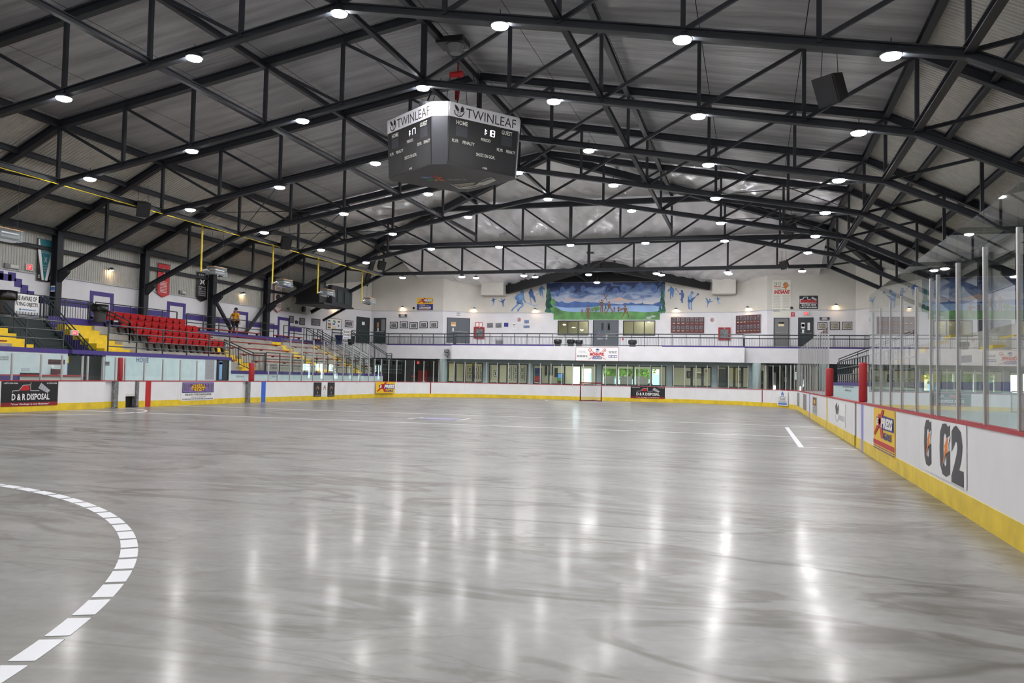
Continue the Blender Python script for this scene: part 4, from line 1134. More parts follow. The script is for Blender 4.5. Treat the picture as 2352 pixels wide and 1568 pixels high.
# timekeeper bench behind the boards
r = thing('timekeeper_bench', 'white counter with red top and purple end behind the left boards', 'counter', (-24.7, 23, 0))
MB().box(-24.95, -24.5, 17, 25.6, 0, 1.19).build('counter_body', 'offwhite', r); MB().box(-25.0, -24.45, 17, 25.65, 1.19, 1.24).build('counter_top', 'cap_red', r)
MB().box(-24.5, -24.3, 20.5, 22.6, .3, 1.2).build('end_panel', 'purple', r); MB().box(-24.45, -24.25, 17, 21.4, .6, 1.22).build('front_panel', 'maroon', r)
MB().box(-24.95, -24.65, 23.2, 23.75, 1.24, 1.3).build('control_box', 'black', r)
pb = thing('player_bench', 'low white bench behind the left boards below the HOME lettering', 'bench', (-24.5, 31, 0))
MB().box(-24.95, -24.6, 28.4, 36, .42, .48).build('seat_board', 'white', pb)
for y in (28.8, 31, 33.5, 35.6): MB().box(-24.9, -24.65, y-.04, y+.04, 0, .42).build('leg', 'darkgrey', pb)

# ---------------------------------------------------------------- bins
def bin_(x, y, z, label, m='bin_grey', s=1.0, bag=True):
    r = thing('trash_can', label, 'trash can', (x,y,z))
    MB().lathe((x,y,z), [(.20*s,0),(.22*s,.05),(.27*s,.62*s),(.27*s,.66*s)], 16).build('barrel', m, r, smooth=True); br = [q for q in r.children][0]
    MB().lathe((x,y,z), [(.29*s,.58*s),(.31*s,.60*s),(.31*s,.70*s),(.28*s,.72*s),(.26*s,.66*s)], 16).build('rim', m, r, smooth=True)
    if bag: MB().lathe((x,y,z), [(.315*s,.44*s),(.33*s,.52*s),(.325*s,.735*s),(.25*s,.745*s)], 11).build('bin_liner', 'bag_black', br, smooth=True)
bin_(onX(228, 750, -29.6).x, onX(228, 750, -29.6).y, CON, 'dark bin with black liner at the top of the yellow aisle by the red seats', s=1.15)
bin_(-29.6, onX(12, 720, -29.6).y, CON, 'dark bin with black liner at the left picture edge on the concourse', s=1.3)

# ---------------------------------------------------------------- right stands, seen through the gate and the glass
XG = 4.35
stand_r = thing('grandstand', 'concrete stand with purple capped wall behind the right boards', 'bleachers', (XG, 30, 0))
wall_bit(2, 52, 1.56, stand_r, XG, 1)
for j in range(5):
    MB().box(XG+.4+.8*j, XG+1.2+.8*j, 2, 52, 0, TZ[j]).build('tier', 'concrete', stand_r)
MB().box(XG+4.4, XWR-.02, 2, 55, 0, CON).build('concourse_slab', 'concrete', stand_r)
for k in range(8):
    for yy in (24.5, 39.0): MB().box(XG+.2+.5*k, XG+.72+.5*k, yy, yy+1.3, 1.2, 1.5+(k+1)*.27).build('aisle_step', 'yellow', stand_r)
railing('dark railing on the low wall of the right stand beyond the gate', [(XG+.1, 26, 1.56), (XG+.1, 49, 1.56)], 1.1, (1.0,.68,.36,.08), 1.0)
railing('dark picketed railing sloping up to the right balcony', [(XG+.3, 50.5, 1.9), (XG+4.6, 53, CON)], 1.0, (1.0,.86), 1.2, True)
f = frX(1936, 878, 1961, 899, XG, .006); o = MB()
for s, v in (('must be', .72), ('supervised by', .38), ('an adult.', .04)): text(f, None, s, (0 if 'sup' in s else .2,v,1 if 'sup' in s else .8,v+.24), 'darkgrey', .002, mb=o, mirror=True)
tag(o.build('wall_lettering', 'darkgrey'), 'mirrored dark lettering on the pale wall behind the right gate', 'lettering')
# ================================================================ balcony railing and far walls
bz = FZ1 + .09
railing('long dark picketed railing along the balcony over the lobby', [(-29.7, 54.3, bz-.1), (-28.5, 57.6, bz-.1), (sx0+.1, YFS+.14, bz-.1), (bx0, YFS+.14, bz-.1), (bx0+.1, YFC+.14, bz-.1), (bx1-.1, YFC+.14, bz-.1), (bx1, YFS+.14, bz-.1), (XWR-.4, YFS+.14, bz-.1)], .92, (1.0,.74), .98, True, .04, low=.1, m='steel_rail')
def wart(A, B, m, polys, d=.012, name='painted_figure', t=.003, parent=None):
    """flat paint on the wall through plan points A, B; polygons in photo pixels"""
    a, b = V((*A, 0)), V((*B, 0)); n = V((b.y-a.y, a.x-b.x, 0)).normalized(); mb = MB()
    for pl in polys: mb.prism([plane_at(A, B, x, y) + n*d for x, y in pl], n*t)
    o = mb.build(name, m, parent, origin=None if parent else plane_at(A, B, *polys[0][0])); return o
SA, SB, SL0, SL1, SL2, SRa, SRb = PL3, PR3, (PL0, PL1), (PL1, PL2), (PL2, PL3), (PR3, PR2), (PR2, PR1)
CEN = (PL3, PR3)
def picture(S, q, m, label, frame='black', mat_w=.0, border=.05):
    fr = frP(*S, *q, d=.005); r = sign('framed_picture', label, 'picture', fr, frame, .03)
    bu, bv = border/fr.w, border/fr.h; slab(fr.sub(bu, bv, 1-bu, 1-bv), .004, 'white' if mat_w else m, 'mount' if mat_w else 'photo', r, .03)
    if mat_w: bu += mat_w/fr.w; bv += mat_w/fr.h; slab(fr.sub(bu, bv, 1-bu, 1-bv), .003, m, 'photo', r, .034)
    return r
for i, q in enumerate(((896,739,913.5,754), (919,738,937,753.5), (941,740,959.5,755.5), (964,738,982.5,753.5), (987.5,738,1006,753.5))):
    picture(SL1, q, 'photo_grey', f'framed black and white team photo, {ORD[i+1]} from the left of five above the left balcony', border=.06, mat_w=.05)
for i, q in enumerate(((1877.5,740,1900,757), (1906,739,1929,757), (1934,739,1957.5,757))):
    picture(SRb, q, 'photo_warm', f'framed team photo right of the dark balcony door, {["left", "middle", "right"][i]} of three', border=.05, mat_w=.03)
picture(SL0, (715,732,735,747.5), 'photo_grey', 'framed dark rink photo beside the far left wall corner')
picture(SL0, (792,736,810.5,751), 'photo_grey', 'framed team photo left of the dark corner door', mat_w=.05)
for q, lab, m in (((1118.5,741,1133,753), 'small team photo, left of the pair on the white wall by the hose cabinet', 'photo_grey'), ((1138,741,1152.5,753), 'small team photo, right of the pair on the white wall by the hose cabinet', 'photo_grey'),
               ((1158,741,1167.5,750), 'small dark blue plaque beside two team photos', 'navy'), ((1204,734.5,1215.5,743), 'small blue print above another right of the round bell', 'photo_blue'), ((1202,747,1217,753.5), 'wide small blue print low right of the round bell', 'photo_blue')):
    picture(CEN, q, m, lab, 'lightgrey' if m != 'navy' else 'navy', border=.03)
fr = frP(*CEN, 1177, 741, 1185, 754, d=.004); r = sign('notice', 'white paper notice under the round bell left of the mural', 'notice', fr, 'white', .006); art(fr, r, 'grey', [R4(.1,.55,.9,.75)], .008, 'print'); lines_of_print(fr, r, 'grey', [(.1,.9,.3,.06), (.1,.9,.15,.06)], .008)
# honour boards with rows of portraits
for S, q, w in ((CEN, (1541,728,1618,765.5), 'right of the mural'), (SRa, (1691,723,1748,766), 'on the angled wall')):
    fr = frP(*S, *q, d=.005); r = sign('honour_board', f'maroon honour board with two rows of seven portraits {w}', 'plaque', fr, 'maroon', .05)
    art(fr, r, 'lightgrey', [R4(0,.985,1,1), R4(0,0,1,.012), R4(.99,0,1,1)], .052, 'edging')
    for i in range(7):
        for j in range(2):
            u, v = .045+.135*i, .14+.47*j
            slab(fr.sub(u+.005, v+.09, u+.09, v+.33), .004, 'photo_grey', 'portrait', r, .05)
            art(fr, r, 'darkgrey', [ell(u+.048, v+.23, .022, .065, 8), ell(u+.048, v+.11, .036, .05, 8)], .056, 'sitter')
            slab(fr.sub(u+.01, v, u+.085, v+.035), .004, 'tan' if i > 2 else 'cream', 'name_plate', r, .05)
# bulletin board in the corner
fr = frP(*SL0, 749, 731, 783.5, 758, d=.005); r = sign('bulletin_board', 'white bulletin board with pinned photos in the far left corner', 'bulletin board', fr, 'grey', .04)
slab(fr.sub(.04,.05,.96,.95), .004, 'white', 'sheet', r, .04)
for u, v, w, h, m in ((.1,.7,.14,.12,'photo_blue'), (.42,.72,.16,.1,'green'), (.74,.68,.16,.14,'photo_grey'), (.08,.35,.22,.24,'tan'), (.4,.45,.16,.14,'blue'), (.76,.3,.08,.18,'photo_blue'), (.34,.1,.28,.24,'cream'), (.08,.12,.2,.16,'brown'), (.5,.62,.1,.08,'photo_warm')):
    slab(fr.sub(u, v, u+w, v+h), .003, m, 'pinned_print', r, .044)
# doors on the balcony level
door(frP(*SL0, 818, 728, 847.5, 788), 'door_dark', panels=((.40,.70,.62,.82,'white'),))
door(frP(*SL1, 859, 730, 886.5, 788), 'door_dark', leafs=2, panels=((.25,.62,.42,.82,'tan'), (.3,.48,.4,.6,'white'), (.62,.5,.95,.95,'grey')))
door(frP(*SL2, 1026, 730, 1078.5, 788), 'door_grey', leafs=2, panels=((.18,.66,.38,.82,'cream'), (.19,.74,.37,.80,'orange'), (.24,.46,.30,.6,'white')))
dd = frP(*CEN, 1362, 735.5, 1420.5, 796); r = door(dd, 'door_grey', leafs=2, panels=((.33,.62,.42,.90,'black'), (.58,.62,.67,.90,'black'), (.60,.66,.65,.82,'cream'), (.43,.38,.49,.46,'lightgrey'), (.52,.38,.58,.46,'lightgrey'), (.43,.28,.49,.35,'lightgrey'), (.52,.28,.58,.35,'lightgrey')))
maple(dd, r, .27, .46, .14, .047, dd.w/dd.h); text(dd, r, 'CANADA 150', (.16,.27,.38,.34), 'white', .047)
door(frP(*SRb, 1777, 730, 1812.5, 794), 'door_taupe', panels=((.30,.70,.66,.84,'cream'), (.30,.79,.66,.84,'lightblue')))
door(frP(*SRb, 1833, 729, 1868, 795), 'door_dark', panels=((.62,.56,.78,.82,'white'), (.20,.62,.44,.82,'white'), (.23,.68,.42,.77,'navy'), (.26,.44,.40,.58,'white')))
tag(MB().box(*sorted((onY(1976, 760, 61.0).x, onY(1979.5, 760, 61.0).x)), 61.0, 61.2, CON, CON+2.3).build('door_edge', 'door_dark', origin=(onY(1977, 760, 61.0).x, 61.1, CON)), 'dark edge of an open door behind the right glass corner', 'door')
# hose cabinets
for S, q, w, fr2 in ((SL2, (1088,751,1111.5,777.5), 'beside the left balcony door', (1092,740,1108,751)), (CEN, (1650,752,1678,781), 'between the two honour boards', None)):
    fr = frP(*S, *q, d=.004); r = sign('fire_hose_cabinet', f'red fire hose cabinet with glass front {w}', 'cabinet', fr, 'darkred', .14)
    slab(fr.sub(.16,.14,.84,.84), .004, 'photo_grey', 'cabinet_inside', r, .14); slab(fr.sub(.16,.14,.84,.84), .006, 'glass', 'glass_front', r, .15)
    slab(fr.sub(.45,.92,.55,.96), .01, 'silver', 'latch', r, .14)
    if fr2:
        f2 = frP(*S, *fr2, d=.004); r2 = sign('safety_notice', 'small red double notice frame above the left hose cabinet', 'notice', f2, 'red', .02)
        for a in (.08, .56): slab(f2.sub(a,.1,a+.36,.9), .004, 'white', 'notice', r2, .02)
# round bells
for q, w in (((1185,726,1200,742), 'left of the mural'), ((1628,726,1643.5,743), 'right of the long honour board')):
    fr = frP(*CEN, *q, d=.004); r = thing('alarm_bell', f'round white alarm plate with a red centre {w}', 'bell', fr.p(.5,0))
    art(fr, r, 'white', [ell(.5,.5,.5,.5,20)], 0, 'plate', .02); art(fr, r, 'lightgrey', [ell(.5,.5,.38,.38,20)], .022, 'ring', .008); art(fr, r, 'red', [R4(.36,.36,.64,.64)], .032, 'button', .03); art(fr, r, 'white', [R4(.44,.44,.56,.56)], .064, 'button_mark')
# small notices
fr = frP(*SL2, 1048, 716, 1058, 727, d=.004); r = sign('notice', 'small white sheet with pictograms above the left balcony door', 'notice', fr, 'white', .006)
art(fr, r, 'grey', [R4(.1+.3*i,.12+.45*j,.3+.3*i,.42+.45*j) for i in range(3) for j in range(2)], .008, 'pictograms')
fr = frP(*SRb, 1817, 717, 1825.5, 727.5, d=.004); r = sign('number_sign', 'small red sign with a white figure 4 beside the tall banner', 'sign', fr, 'red', .008); text(fr, r, '4', (.3,.35,.65,.9), 'white', .010, bold=.03); text(fr, r, 'zone', (.2,.08,.8,.25), 'white', .010)
fr = frP(*CEN, 1428, 772, 1433.5, 782, d=.004); o = art(fr, None, 'red', [[(.4,1),(.6,1),(.6,.5),(1,.5),(.5,0),(0,.5),(.4,.5)]], .004, 'arrow_mark'); tag(o, 'small red arrow pointing down beside the grey double door', 'arrow')
exit_sign(frP(*SRb, 1845, 715.5, 1857.5, 724.5, d=.0), 'red lit EXIT sign above the dark balcony door on the right')
for S, q, w in ((SL1, (917,721,935,728.5), 'above five team photos'), (SRb, (1882,728,1905,735.5), 'above three team photos')):
    fr = frP(*S, *q, d=.0); r = sign('emergency_light', f'grey emergency light unit {w}', 'emergency light', fr, 'grey', .08); slab(fr.sub(.25,.1,.75,.9), .03, 'lightgrey', 'battery_case', r, .08)
    for u in (.12, .88): MB().lathe(fr.p(u,.6,.02), [(.05,-.05),(.07,-.12),(.02,-.13)], 10, 'y').build('lamp_head', 'darkgrey', r)
for S, q, w in ((SL1, (951,707.5), 'left of the mural'), (SRb, (1818,707), 'beside the tall banner')):
    p = plane_at(*S, *q); tag(MB().lathe(p, [(.09,-.02),(.09,-.1),(.05,-.12)], 12, 'y').build('horn_speaker', 'black', origin=p), f'small black wall speaker {w}', 'speaker')
# small downlight wall lamps
def wall_lamp(p, n, label):
    r = thing('wall_lamp', label, 'lamp', p, 'small wall lamps'); p, n = V(p), V(n)
    MB().beam(p, p+n*.12, .06, .06).build('arm', 'darkgrey', r)
    MB().lathe(p+n*.17, [(.05,.10),(.10,.06),(.13,-.02),(.125,-.03)], 12).build('shade', 'darkgrey', r, smooth=True)
    MB().lathe(p+n*.17, [(.105,-.032),(.06,-.06)], 8).build('bulb', 'spot_lens', r)
for S, q, lab in ((SL0, (767,703), 'over the bulletin board'), (SL1, (926,706), 'over the left emergency light'), (SL2, (1088,709), 'over the left hose cabinet'), (CEN, (1230,711), 'left of the mural'),
                  (CEN, (1553,710), 'over the long honour board'), (SRa, (1720,706.5), 'over the angled honour board'), (SRb, (1920,701), 'right of the black truck sign')):
    p = plane_at(*S, *q); d = V((S[1][0]-S[0][0], S[1][1]-S[0][1], 0)).normalized(); wall_lamp(p, (d.y, -d.x, 0), f'small warm lamp on the far wall {lab}')
for q, w in (((250,619), 'between teal and red banners'), ((554,674), 'above the man in yellow')):
    wall_lamp(onX(*q, XWL), (1,0,0), f'small warm lamp on the ribbed left wall {w}')
# signs on the upper far wall
fr = frP(*SL1, 958, 684, 994.5, 698, d=.004); r = express(fr, 'yellow gas station sign over a blue carwash sign on the upper left far wall', name='wall_sign', t=.02, bottom=False)
f2 = frP(*SL1, 958, 698, 994.5, 712, d=.004); slab(f2, .02, 'navy', 'lower_panel', r); text(f2, r, 'CARWASH', (.12,.22,.88,.56), 'white', .024, bold=.04, shear=.2); blur(f2, r, (.12,.78,.5,.88), 'white', .024); art(f2, r, 'gold', stroke([(.12,.14),(.86,.14)], .03, 2.4) + stroke([(.2,.62),(.45,.74),(.7,.72),(.84,.6)], .02, 2.4), .024, 'car_outline')
fr = frP(*SRb, 1836, 679, 1878.5, 709.5, d=.004); r = sign('wall_sign', 'black sign with red truck and white phone numbers on the right far wall', 'sign', fr, 'print_black', .02); a = fr.w/fr.h
art(fr, r, 'darkred', [R4(.05,.44,.95,.70)], .022, 'red_field'); text(fr, r, 'D&R DISPOSAL', (.09,.54,.92,.70), 'red', .026, bold=.04); text(fr, r, '"Your Garbage is our Business"', (.1,.46,.92,.51), 'white', .026)
art(fr, r, 'silver', stroke([(.04,.42),(.04,.72),(.18,.74),(.26,.9),(.44,.9),(.45,.72),(.62,.72)], .016, a) + stroke([(.04,.42),(.95,.42)], .012, a), .024, 'truck_outline'); art(fr, r, 'lightgrey', [[(.64,.80),(.70,.93),(.95,.72),(.90,.62)]], .026, 'tipper')
text(fr, r, '613-932-4588', (.12,.25,.90,.36), 'white', .024, bold=.03); text(fr, r, '1-877-594-0046', (.06,.08,.94,.19), 'white', .024, bold=.03)
fr = frP(*SRb, 1774, 643, 1816, 727.5, d=.02); r = sign('tall_banner', 'tall pale 2015 banner with red lettering above the taupe door', 'banner', fr, 'banner_white', .01)
text(fr, r, '2015', (.08,.85,.46,.94), 'darkgrey', .012); blur(fr, r, (.08,.81,.46,.83), 'red', .012); blur(fr, r, (.10,.77,.46,.785), 'tan', .012)
art(fr, r, 'tan', [ell(.72,.87,.14,.07)], .012, 'emblem'); art(fr, r, 'orange', [[(.6,.82),(.72,.74),(.84,.82),(.80,.90)]], .015, 'emblem_point'); art(fr, r, 'darkgrey', stroke([(.5,.80),(.72,.80),(.95,.86)], .006, .5), .018, 'emblem_stick')
text(fr, r, 'INDIANS', (.08,.62,.95,.73), 'red', .012, bold=.05, shear=.25); blur(fr, r, (.25,.735,.8,.75), 'grey', .014)
lines_of_print(fr, r, 'grey', [(.06+.5*c, .44+.5*c, .585-.03*k, .009) for k in range(12) for c in range(2)] + [(.05,.42,.19,.012), (.05,.36,.165,.012), (.05,.42,.14,.012), (.55,.75,.19,.012)], .012)

# ---------------------------------------------------------------- mural
def mural_mat():
    m = bpy.data.materials.new('mural_sky'); m.use_nodes = True; nt = m.node_tree; b = nt.nodes['Principled BSDF']; b.inputs['Roughness'].default_value = .6
    tc = nt.nodes.new('ShaderNodeTexCoord'); sp = nt.nodes.new('ShaderNodeSeparateXYZ'); nt.links.new(tc.outputs['Object'], sp.inputs[0])
    mp = nt.nodes.new('ShaderNodeMapping'); mp.inputs['Scale'].default_value = (.55,1,1.3); nt.links.new(tc.outputs['Object'], mp.inputs[0])
    n = nt.nodes.new('ShaderNodeTexNoise'); n.inputs['Scale'].default_value = 1.3; n.inputs['Detail'].default_value = 6; n.inputs['Distortion'].default_value = 1.2; nt.links.new(mp.outputs[0], n.inputs['Vector'])
    mr = nt.nodes.new('ShaderNodeMapRange'); mr.inputs['From Min'].default_value = .9; mr.inputs['From Max'].default_value = 2.7; mr.inputs['To Min'].default_value = -.15; mr.inputs['To Max'].default_value = .55
    nt.links.new(sp.outputs['Z'], mr.inputs[0]); ad = nt.nodes.new('ShaderNodeMath'); nt.links.new(n.outputs['Fac'], ad.inputs[0]); nt.links.new(mr.outputs[0], ad.inputs[1])
    r = nt.nodes.new('ShaderNodeValToRGB'); e = r.color_ramp.elements; e[0].position = .2; e[0].color = lin((214,210,214)); e[1].position = 1.0; e[1].color = lin((30,48,92))
    for p, c in ((.45,(200,202,212)), (.64,(168,182,206)), (.82,(104,130,176))): q = e.new(p); q.color = lin(c)
    nt.links.new(ad.outputs[0], r.inputs[0]); nt.links.new(r.outputs[0], b.inputs['Base Color']); MAT['mural_sky'] = m
mural_mat()
mat('mural_green', (92,146,84), .6, var=.25, vscale=1.2); mat('mural_lake', (150,182,222), .6, var=.1, vscale=.8); mat('mural_hill', (74,108,172), .6, var=.15, vscale=2); mat('mural_tan', (126,86,62), .6); mat('mural_pine', (44,96,84), .6, var=.35, vscale=5)
mat('mural_face', (88,112,162), .6, var=.2, vscale=8); mat('mural_rose', (222,190,174), .6)
Zo = lambda pts: [(1250+x/8.11, 620+y/8.11) for x, y in pts]
mur = thing('mural', 'large wall mural of lacrosse players on a green lakeshore under blue clouds', 'mural', plane_at(*CEN, 1393, 733))
def mp(m, polys, d, name): return wart(*CEN, m, [Zo(p) for p in polys], d, name, parent=mur)
mp('mural_sky', [[(46,232),(2252,218),(2252,790),(46,790)]], .012, 'painted_sky')
mp('mural_lake', [[(150,640),(2200,640),(2200,820),(150,820)]], .016, 'painted_lake')
mp('mural_rose', [[(400,530),(900,545),(420,560)], [(1200,570),(1400,505),(1560,560),(1900,590)]], .016, 'painted_glow')
hill = [(150,660)] + [(150+60*k, 600+random.uniform(-28,22)*(1 if k % 2 else .5)) for k in range(15)] + [(1050,610),(1450,640),(1500,610),(1560,625),(1620,600),(1700,630),(1820,620),(1835,590),(1850,630),(2010,640),(2120,600),(2240,560),(2240,690),(2030,660),(1500,660),(1000,665),(900,690),(600,700),(400,700),(250,680)]
mp('mural_hill', [hill], .020, 'painted_far_shore')
mp('mural_green', [[(46,640),(200,680),(330,755),(450,775),(620,782),(900,775),(1100,780),(1500,778),(1600,768),(1900,785),(2100,770),(2252,700),(2252,800),(2155,800),(2155,924),(175,924),(175,800),(46,800)]], .024, 'painted_meadow')
tree = lambda x, y0, y1, w: [(x-w, y1), (x-w*.4, y1-(y1-y0)*.4), (x-w*.7, y1-(y1-y0)*.42), (x, y0), (x+w*.7, y1-(y1-y0)*.42), (x+w*.4, y1-(y1-y0)*.4), (x+w, y1)]
mp('mural_pine', [tree(90, 270, 700, 55), tree(60, 300, 660, 40), tree(120, 420, 700, 40), tree(75, 560, 780, 70), tree(2200, 260, 620, 50), tree(2225, 480, 770, 45), tree(2160, 640, 780, 40), tree(1145, 620, 720, 20)], .028, 'painted_pines')
mp('mural_green', [ell(165, 600, 48, 65, 10), ell(980, 715, 60, 50, 10), ell(900, 735, 35, 35, 10)], .031, 'painted_bushes')
for i, (x, y, w, h) in enumerate(((248,435,40,58), (340,362,45,58), (525,348,45,58), (726,350,46,68), (1480,330,70,70), (1790,320,62,90), (2035,335,70,70), (1330,385,55,60))):
    mp('mural_face', [ell(x, y, w, h, 12)], .020, 'painted_face'); mp('mural_hill', [ell(x+4, y-6, w*.6, h*.6, 10)], .023, 'painted_face_shade')
def fig(x, y, h, arms=((-.25,.45),(.25,.45)), run_=False, d=.034):
    q = lambda u, v: (x+u*h, y-v*h); w = stroke
    P = [ell(x, y-.93*h, .07*h, .08*h, 8), [q(-.12,.82),q(.12,.82),q(.09,.48),q(-.09,.48)]]
    lg = ((-.09,-.12,-.10),(.02,.02,.04)) if not run_ else ((-.06,-.2,-.34),(.03,.22,.16))
    for a, b, c in lg: P.append([q(a,.5),q(a+.1,.5),q(b+.09,.24),q(c+.07,0),q(c,0),q(b,.24)])
    for u, v in arms: P.append([q(.1*(1 if u > 0 else -1),.82),q(u,v+.04),q(u,v-.04),q(.1*(1 if u > 0 else -1),.72)])
    mp('mural_tan', P, d, 'painted_player')
fig(817, 900, 240); fig(1510, 905, 250, ((-.55,.55),(.2,.5)), True); fig(1072, 790, 240, ((.18,1.1),(-.2,.9))); fig(1210, 820, 235, ((-.25,1.25),(.1,.5)), True)
fig(706, 825, 100); fig(965, 790, 100); fig(1305, 785, 110); fig(1382, 785, 110); fig(1130, 790, 80)
mp('mural_tan', stroke([(1120,540),(1175,480)], 6) + stroke([(1165,560),(1115,455)], 6) + stroke([(1380,680),(1470,750)], 5) + [ell(1172,478,14,12,8), ell(1116,455,14,14,8)], .037, 'painted_sticks')
mp('lightgrey', [ell(1950,890,50,22,10), ell(2030,862,50,18,10)], .028, 'painted_rocks')
# blue painted athletes either side
Za = lambda pts: [(1020+x/9.408, 630+y/9.408) for x, y in pts]; Zb = lambda pts: [(1520+x/8.712, 620+y/8.712) for x, y in pts]
def athlete(label, Zf, main, polys2=(), m='steelblue', m2='lightblue', S=CEN):
    first = Zf(main[0]); r = thing('painted_athlete', label, 'wall painting', plane_at(*S, *first[0]), 'blue painted athletes')
    wart(*S, m, [Zf(p) for p in main], .012, 'figure', parent=r)
    if polys2: wart(*S, m2, [Zf(p) for p in polys2], .016, 'highlight', parent=r)
athlete('largest blue painted hockey player with a long stick left of the mural', Za,
  [ell(1690,395,42,52,12), [(1640,415),(1580,430),(1520,500),(1530,540),(1575,560),(1570,610),(1640,640),(1700,640),(1690,520),(1730,580),(1750,620),(1775,605),(1740,540),(1720,440)],
   [(1575,590),(1545,680),(1470,740),(1445,795),(1475,800),(1500,750),(1590,680),(1640,620)], [(1640,620),(1680,670),(1590,750),(1578,800),(1610,800),(1640,740),(1720,680),(1710,620)]],
  [[(1640,440),(1600,470),(1640,560),(1690,520),(1700,450)], [(1560,620),(1545,670),(1580,670),(1600,620)], ell(1690,490,24,34,8), [(1680,640),(1690,690),(1710,680),(1700,640)], [(1750,605),(1960,690),(2045,650),(2040,640),(1968,675),(1760,600)]])
athlete('mid blue hockey player silhouette between two others left of the mural', Za, [ell(1883,335,25,28,10), [(1850,355),(1820,400),(1840,440),(1850,490),(1900,500),(1940,560),(1965,605),(1980,600),(1970,520),(1960,470),(1935,440),(1935,390),(1910,355)], [(1855,485),(1875,600),(1870,635),(1882,630),(1885,600),(1865,485)]], m='midblue')
athlete('faint blue hockey player silhouette closest to the mural on its left', Za, [ell(2108,262,20,22,10), [(2070,280),(2045,330),(2060,400),(2085,470),(2098,470),(2095,410),(2115,400),(2130,500),(2143,505),(2140,390),(2135,310),(2165,340),(2182,345),(2165,290),(2130,272)], [(2055,405),(1980,445),(1980,452),(2060,415)]])
athlete('small blue figure skater with spread arms, leftmost on the far wall', Za, [ell(1065,535,18,24,10), [(1010,572),(1050,545),(1080,540),(1162,520),(1085,560),(1085,610),(1060,610),(1055,575)]], [[(1055,600),(1085,600),(1075,660),(1068,660)], [(1060,620),(1025,690),(1045,680),(1070,630)]], 'midblue')
athlete('small blue figure skater with a raised leg left of the mural', Za, [ell(1252,535,15,16,10), [(1150,558),(1220,575),(1255,560),(1290,540),(1325,515),(1310,560),(1290,600),(1282,700),(1268,705),(1258,610),(1200,580)]], m='midblue')
athlete('faint blue lacrosse player silhouette closest to the mural on its right', Zb, [ell(188,350,22,24,10), [(165,360),(120,400),(120,430),(140,430),(150,390),(165,460),(168,575),(182,580),(195,470),(215,550),(228,550),(240,460),(255,420),(245,370),(210,355)], [(245,462),(300,485),(300,490),(245,470)]])
athlete('blue lacrosse player raising a stick right of the mural', Zb, [ell(405,425,24,28,10), [(390,450),(345,470),(330,435),(345,490),(385,490),(390,540),(375,600),(400,640),(375,655),(400,655),(410,620),(415,660),(432,655),(420,590),(445,530),(445,470),(425,445)], [(335,445),(275,380),(282,372),(342,440)], ell(284,378,14,12,8)], m='midblue')
athlete('pale blue lacrosse player in white jersey holding a stick right of the mural', Zb, [ell(605,460,30,34,10), [(525,500),(520,645),(605,645),(640,580),(670,555),(660,540),(600,560),(570,600),(545,560)], [(650,555),(700,495),(708,502),(660,560)], ell(725,485,20,24,10), [(530,645),(535,770),(555,790),(560,645)], [(580,645),(580,790),(600,800),(605,645)]], [[(545,495),(540,580),(580,595),(610,540),(590,490)], [(540,650),(545,750),(555,750),(555,650)], [(588,650),(588,760),(600,760),(600,650)], ell(605,465,18,22,8)], 'midblue')
athlete('small blue figure skater leaning with a raised leg, right of the mural', Zb, [ell(960,592,16,20,10), [(872,550),(905,570),(940,620),(1045,625),(960,645),(930,680),(915,755),(908,755),(915,680),(900,620)]])
athlete('small blue figure skater with outstretched arms, rightmost on the far wall', Zb, [ell(1118,552,14,16,10), [(1030,570),(1100,568),(1140,560),(1185,580),(1140,585),(1140,610),(1105,610),(1105,580)]], [[(1115,610),(1138,610),(1140,690),(1130,690)], [(1130,620),(1185,690),(1150,670)]])

# ---------------------------------------------------------------- balcony furniture and fascia sign
def bz_bin(px, w, s=.95): p = onY(px, 785, YFC+.9); bin_(p.x, YFC+.9, CON, w, s=s)
bz_bin(1281, 'grey bin with black liner at the foot of the left balcony window'); bz_bin(1311, 'grey bin with black liner, left of a touching pair'); bz_bin(1330, 'dark bin with full black liner, right of a touching pair', .9); bz_bin(1453, 'grey bin with black liner right of the grey double door')
p = onY(1147, 786, YFC+1.6); r = thing('drinking_fountain', 'grey drinking fountain on the balcony wall', 'drinking fountain', (p.x, YFC+1.6, CON))
MB().box(p.x-.25, p.x+.25, YFC+1.45, YFC+1.8, CON, CON+.62).build('cabinet', 'grey', r); MB().box(p.x-.29, p.x+.29, YFC+1.4, YFC+1.82, CON+.62, CON+.78).build('basin', 'silver', r)
for px, w in ((755, 'dark blue bin'), (783, 'black bin')):
    p = plane_at(PL0, PL1, px, 765); bin_(p.x+1.2, p.y-.6, CON, f'{w} on the balcony by the hanging notice', 'navy' if px < 770 else 'black', 1.0, False)
def aware(fr, label):
    r = sign('warning_sign', label, 'sign', fr, 'white', .01); text(fr, r, 'BE AWARE OF', (.08,.62,.92,.90), 'print_black', .012, bold=.03); text(fr, r, 'FLYING OBJECTS', (.03,.26,.97,.54), 'print_black', .012, bold=.03); lines_of_print(fr, r, 'steelblue', [(.28,.9,.08,.07)], .012); art(fr, r, 'teal', [ell(.22,.11,.04,.06,8)], .012, 'seal')
q = frX(34, 676, 88, 716, -30.06, .0); aware(q, 'large white BE AWARE OF FLYING OBJECTS notice on the stairwell railing')
a, b = V((-28.4, 57.8)), V((-28.05, 59.6)); aware(frP(a, b, 786, 757, 805, 778, d=.06), 'smaller white BE AWARE OF FLYING OBJECTS notice on the far balcony railing')
fr = frY(1322.5, 797, 1422, 829, YFC, .004); r = sign('lacrosse_banner', 'white banner with crossed red lacrosse sticks on the balcony front', 'banner', fr, 'darkred', .015); a = fr.w/fr.h
slab(fr.sub(.008,.02,.992,.98), .003, 'white', 'white_field', r, .015)
